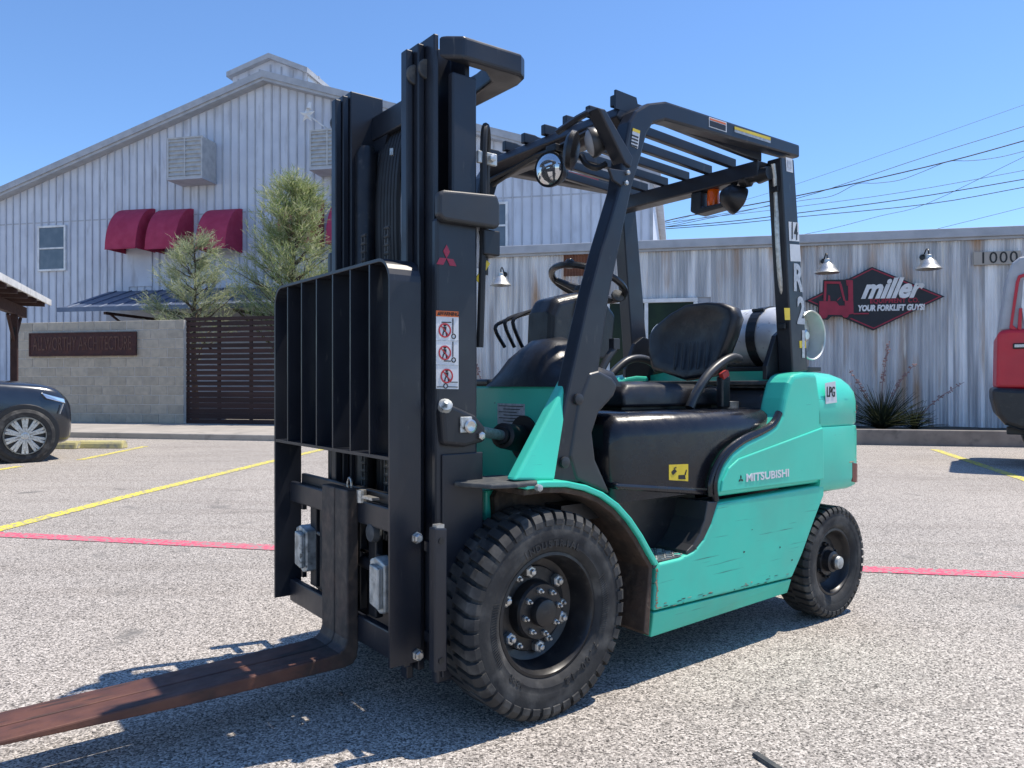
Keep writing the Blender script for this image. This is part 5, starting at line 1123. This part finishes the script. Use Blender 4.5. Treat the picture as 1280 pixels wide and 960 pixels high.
def figure(u, v, h, par, Y=.4119, lean=0):
    q = LP(u, v, Y=Y); b = nb()
    prism(b, [(q.x + .13 * h * math.cos(a), q.z + h * .42 + .13 * h * math.sin(a)) for a in [i * math.pi / 5 for i in range(10)]], 'Y', Y, Y + .001)
    prism(b, [(q.x + .16 * h, q.z + .27 * h), (q.x - .14 * h, q.z + .27 * h), (q.x - .10 * h, q.z - .12 * h), (q.x + .12 * h, q.z - .12 * h)], 'Y', Y, Y + .001)
    for a in (-.1, .12): prism(b, [(q.x + a * h + .05 * h, q.z - .1 * h), (q.x + a * h - .05 * h, q.z - .1 * h), (q.x + a * h * 1.8 - .05 * h, q.z - .5 * h), (q.x + a * h * 1.8 + .05 * h, q.z - .5 * h)], 'Y', Y + .0001, Y + .0011)
    obj('figure_symbol', b, 'ink', par)
for u, v in ((556, 413), (556, 441), (558.5, 470)):
    figure(u, v, .042, ws); ringp(u, v, .023, .0045, 'ink_red', ws, .4128)
for u, v in ((567, 421), (567, 450.5), (557, 483)): ringp(u, v - .5, .0085, .003, 'ink', ws, .4121, False)
for pts in ([(565.5, 398), (566.6, 398), (566.6, 417), (565.5, 417)], [(552, 402.3), (564, 402.5), (564, 403.6), (552, 403.4)], [(565.5, 427), (566.6, 427), (566.6, 446), (565.5, 446)], [(555, 450.6), (563.5, 450.8), (563.5, 452), (555, 451.8)], [(546, 483), (554, 483), (554, 484), (546, 484)], [(560, 477), (572, 477.3), (572, 478.2), (560, 478)], [(560, 483), (572, 483.3), (572, 484.3), (560, 484)]): dec('symbol_line', pts, 'ink', .4119, ws)
# hood sticker
hs_ = dec('hood_sticker', [(836, 581), (860, 580), (860, 601.5), (836, 600)], 'yellow_label', .5155)
dec('symbol_line', [(839, 590), (843, 586), (846, 589), (841, 594)], 'ink', .5168, hs_); dec('symbol_line', [(848, 594), (856, 593.5), (857, 599), (848, 599)], 'ink', .5168, hs_); dec('symbol_line', [(855.5, 593), (857.5, 587), (858.5, 587.5), (857, 594)], 'ink', .5168, hs_); dec('symbol_line', [(842, 585), (845, 583.5), (845.5, 585), (842.5, 586)], 'ink', .5168, hs_)
# stickers and stencils on the guard
d1 = dec('guard_sticker', [(886, 146), (908, 153), (908, 165.5), (886, 158.5)], 'decal_white', .5005)
dec('sticker_field', [(887.2, 150.5), (907, 157), (907, 164), (887.2, 157.6)], 'sign_black', .5018, d1); dec('sticker_field', [(887.2, 147.5), (907, 154), (907, 156), (887.2, 149.5)], 'orange_label', .5018, d1)
d2 = dec('guard_sticker', [(918, 158), (963, 172), (963, 179), (918, 165)], 'decal_grey', .5005); dec('sticker_field', [(918, 158), (963, 172), (963, 175.5), (918, 161.5)], 'yellow_label', .5018, d2)
d3 = dec('guard_sticker', [(791, 160), (800, 163.5), (797, 186), (788.5, 182)], 'decal_white', .5005); dec('sticker_field', [(791, 160), (800, 163.5), (799.6, 167), (790.6, 163.5)], 'yellow_label', .5018, d3)
for k in range(4): dec('symbol_line', [(790.2 - k * .4, 168 + k * 4), (798 - k * .4, 171 + k * 4), (797.8 - k * .4, 173 + k * 4), (790 - k * .4, 170 + k * 4)], 'ink', .5018, d3)
d4 = dec('leg_sticker', [(982, 196.5), (990, 198.5), (991, 216), (983, 214)], 'decal_white', .4975); dec('symbol_line', [(984, 200), (989, 201.5), (989.6, 211), (984.6, 209.5)], 'decal_grey', .4988, d4)
d5 = dec('leg_sticker', [(985.5, 277), (998, 278.5), (999, 302), (986.5, 301)], 'decal_white', .4975); dtext('14', 992.4, 290, .108, .4985, 'ink', d5, squash=.55, bold=.001)
dec('leg_sticker', [(987, 305), (999.5, 306), (1001, 327), (988, 326.5)], 'decal_white', .4975)
d6 = dec('leg_sticker', [(980, 385), (987, 385), (987.5, 400), (981, 400)], 'yellow_label', .4975)
d7 = dec('leg_sticker', [(999, 426), (1007, 426), (1007.5, 435), (999.5, 435)], 'yellow_label', .4975)
for ch_, u, v in (('R', 997, 349), ('2', 1001, 390), ('1', 1004, 432)): dtext(ch_, u, v, .165, .4976, 'decal_grey', fk, squash=.72, bold=.006)
# data plate on the cowl and red sticker at the far rail
q0, q1 = LP(622, 504, X=-.224), LP(656, 532, X=-.224)
b = nb(); box(b, -.2245, -.2232, min(q0.y, q1.y), max(q0.y, q1.y), q1.z, q0.z); dp = obj('data_plate', b, 'decal_grey', cowl)
for k in range(6):
    b = nb(); zz = q0.z - .008 - k * .0115; box(b, -.2231, -.222, q0.y + .01 + .03 * (k % 2), q1.y - .008 - .02 * (k % 3), zz - .003, zz); obj('print_line', b, 'ink', dp)
b = nb(); qa, qb = LP(711, 217, Y=-.434), LP(748, 227, Y=-.434); prism(b, [(qa.x, qa.z + .012), (qb.x, qb.z + .012), (qb.x, qb.z - .008), (qa.x, qa.z - .008)], 'Y', -.4345, -.4335); obj('guard_sticker', b, 'ink_red', fk)

# ================================================================ PROPANE TANK on the forklift's cradle
tw = FO + FW * TC.x + LF * TC.y
tk = thing('propane_tank', 'dented silver propane tank with open collar strapped behind forklift seat', 'gas tank', (tw.x, tw.y, TC.z - TR), math.atan2(FW.y, FW.x))
Z_ = TR
b = nb(); lathe(b, [(.01, -.415), (.08, -.41), (.12, -.39), (.142, -.36), (TR, -.31), (TR, .30), (.142, .345), (.115, .375), (.06, .395), (.01, .40)], 'Y', (0, 0, Z_), 48); obj('shell', b, 'tank', tk, smooth=True, ang=60)
b = nb(); lathe(b, [(.112, .36), (.117, .36), (.117, .45), (.120, .455), (.117, .46), (.112, .455)], 'Y', (0, 0, Z_), 48, cap=False); obj('collar', b, 'tank_collar', tk, smooth=True)
b = nb(); lathe(b, [(.115, -.48), (.12, -.48), (.12, -.37), (.115, -.37)], 'Y', (0, 0, Z_), 48, cap=False); obj('foot_ring', b, 'tank_collar', tk, smooth=True)
b = nb(); tube(b, [(0, .39, Z_), (0, .42, Z_)], .018, 10); tube(b, [(0, .41, Z_), (.05, .41, Z_ + .03)], .013, 8); lathe(b, [(.03, 0), (.03, .012), (.02, .016)], 'Y', (0, .415, Z_), 12); obj('valve', b, 'steel', tk)
b = nb(); lathe(b, [(TR + .001, -.015), (TR + .003, -.013), (TR + .003, .013), (TR + .001, .015)], 'Y', (0, -.02, Z_), 48, cap=False); obj('weld_band', b, 'tank', tk, smooth=True)
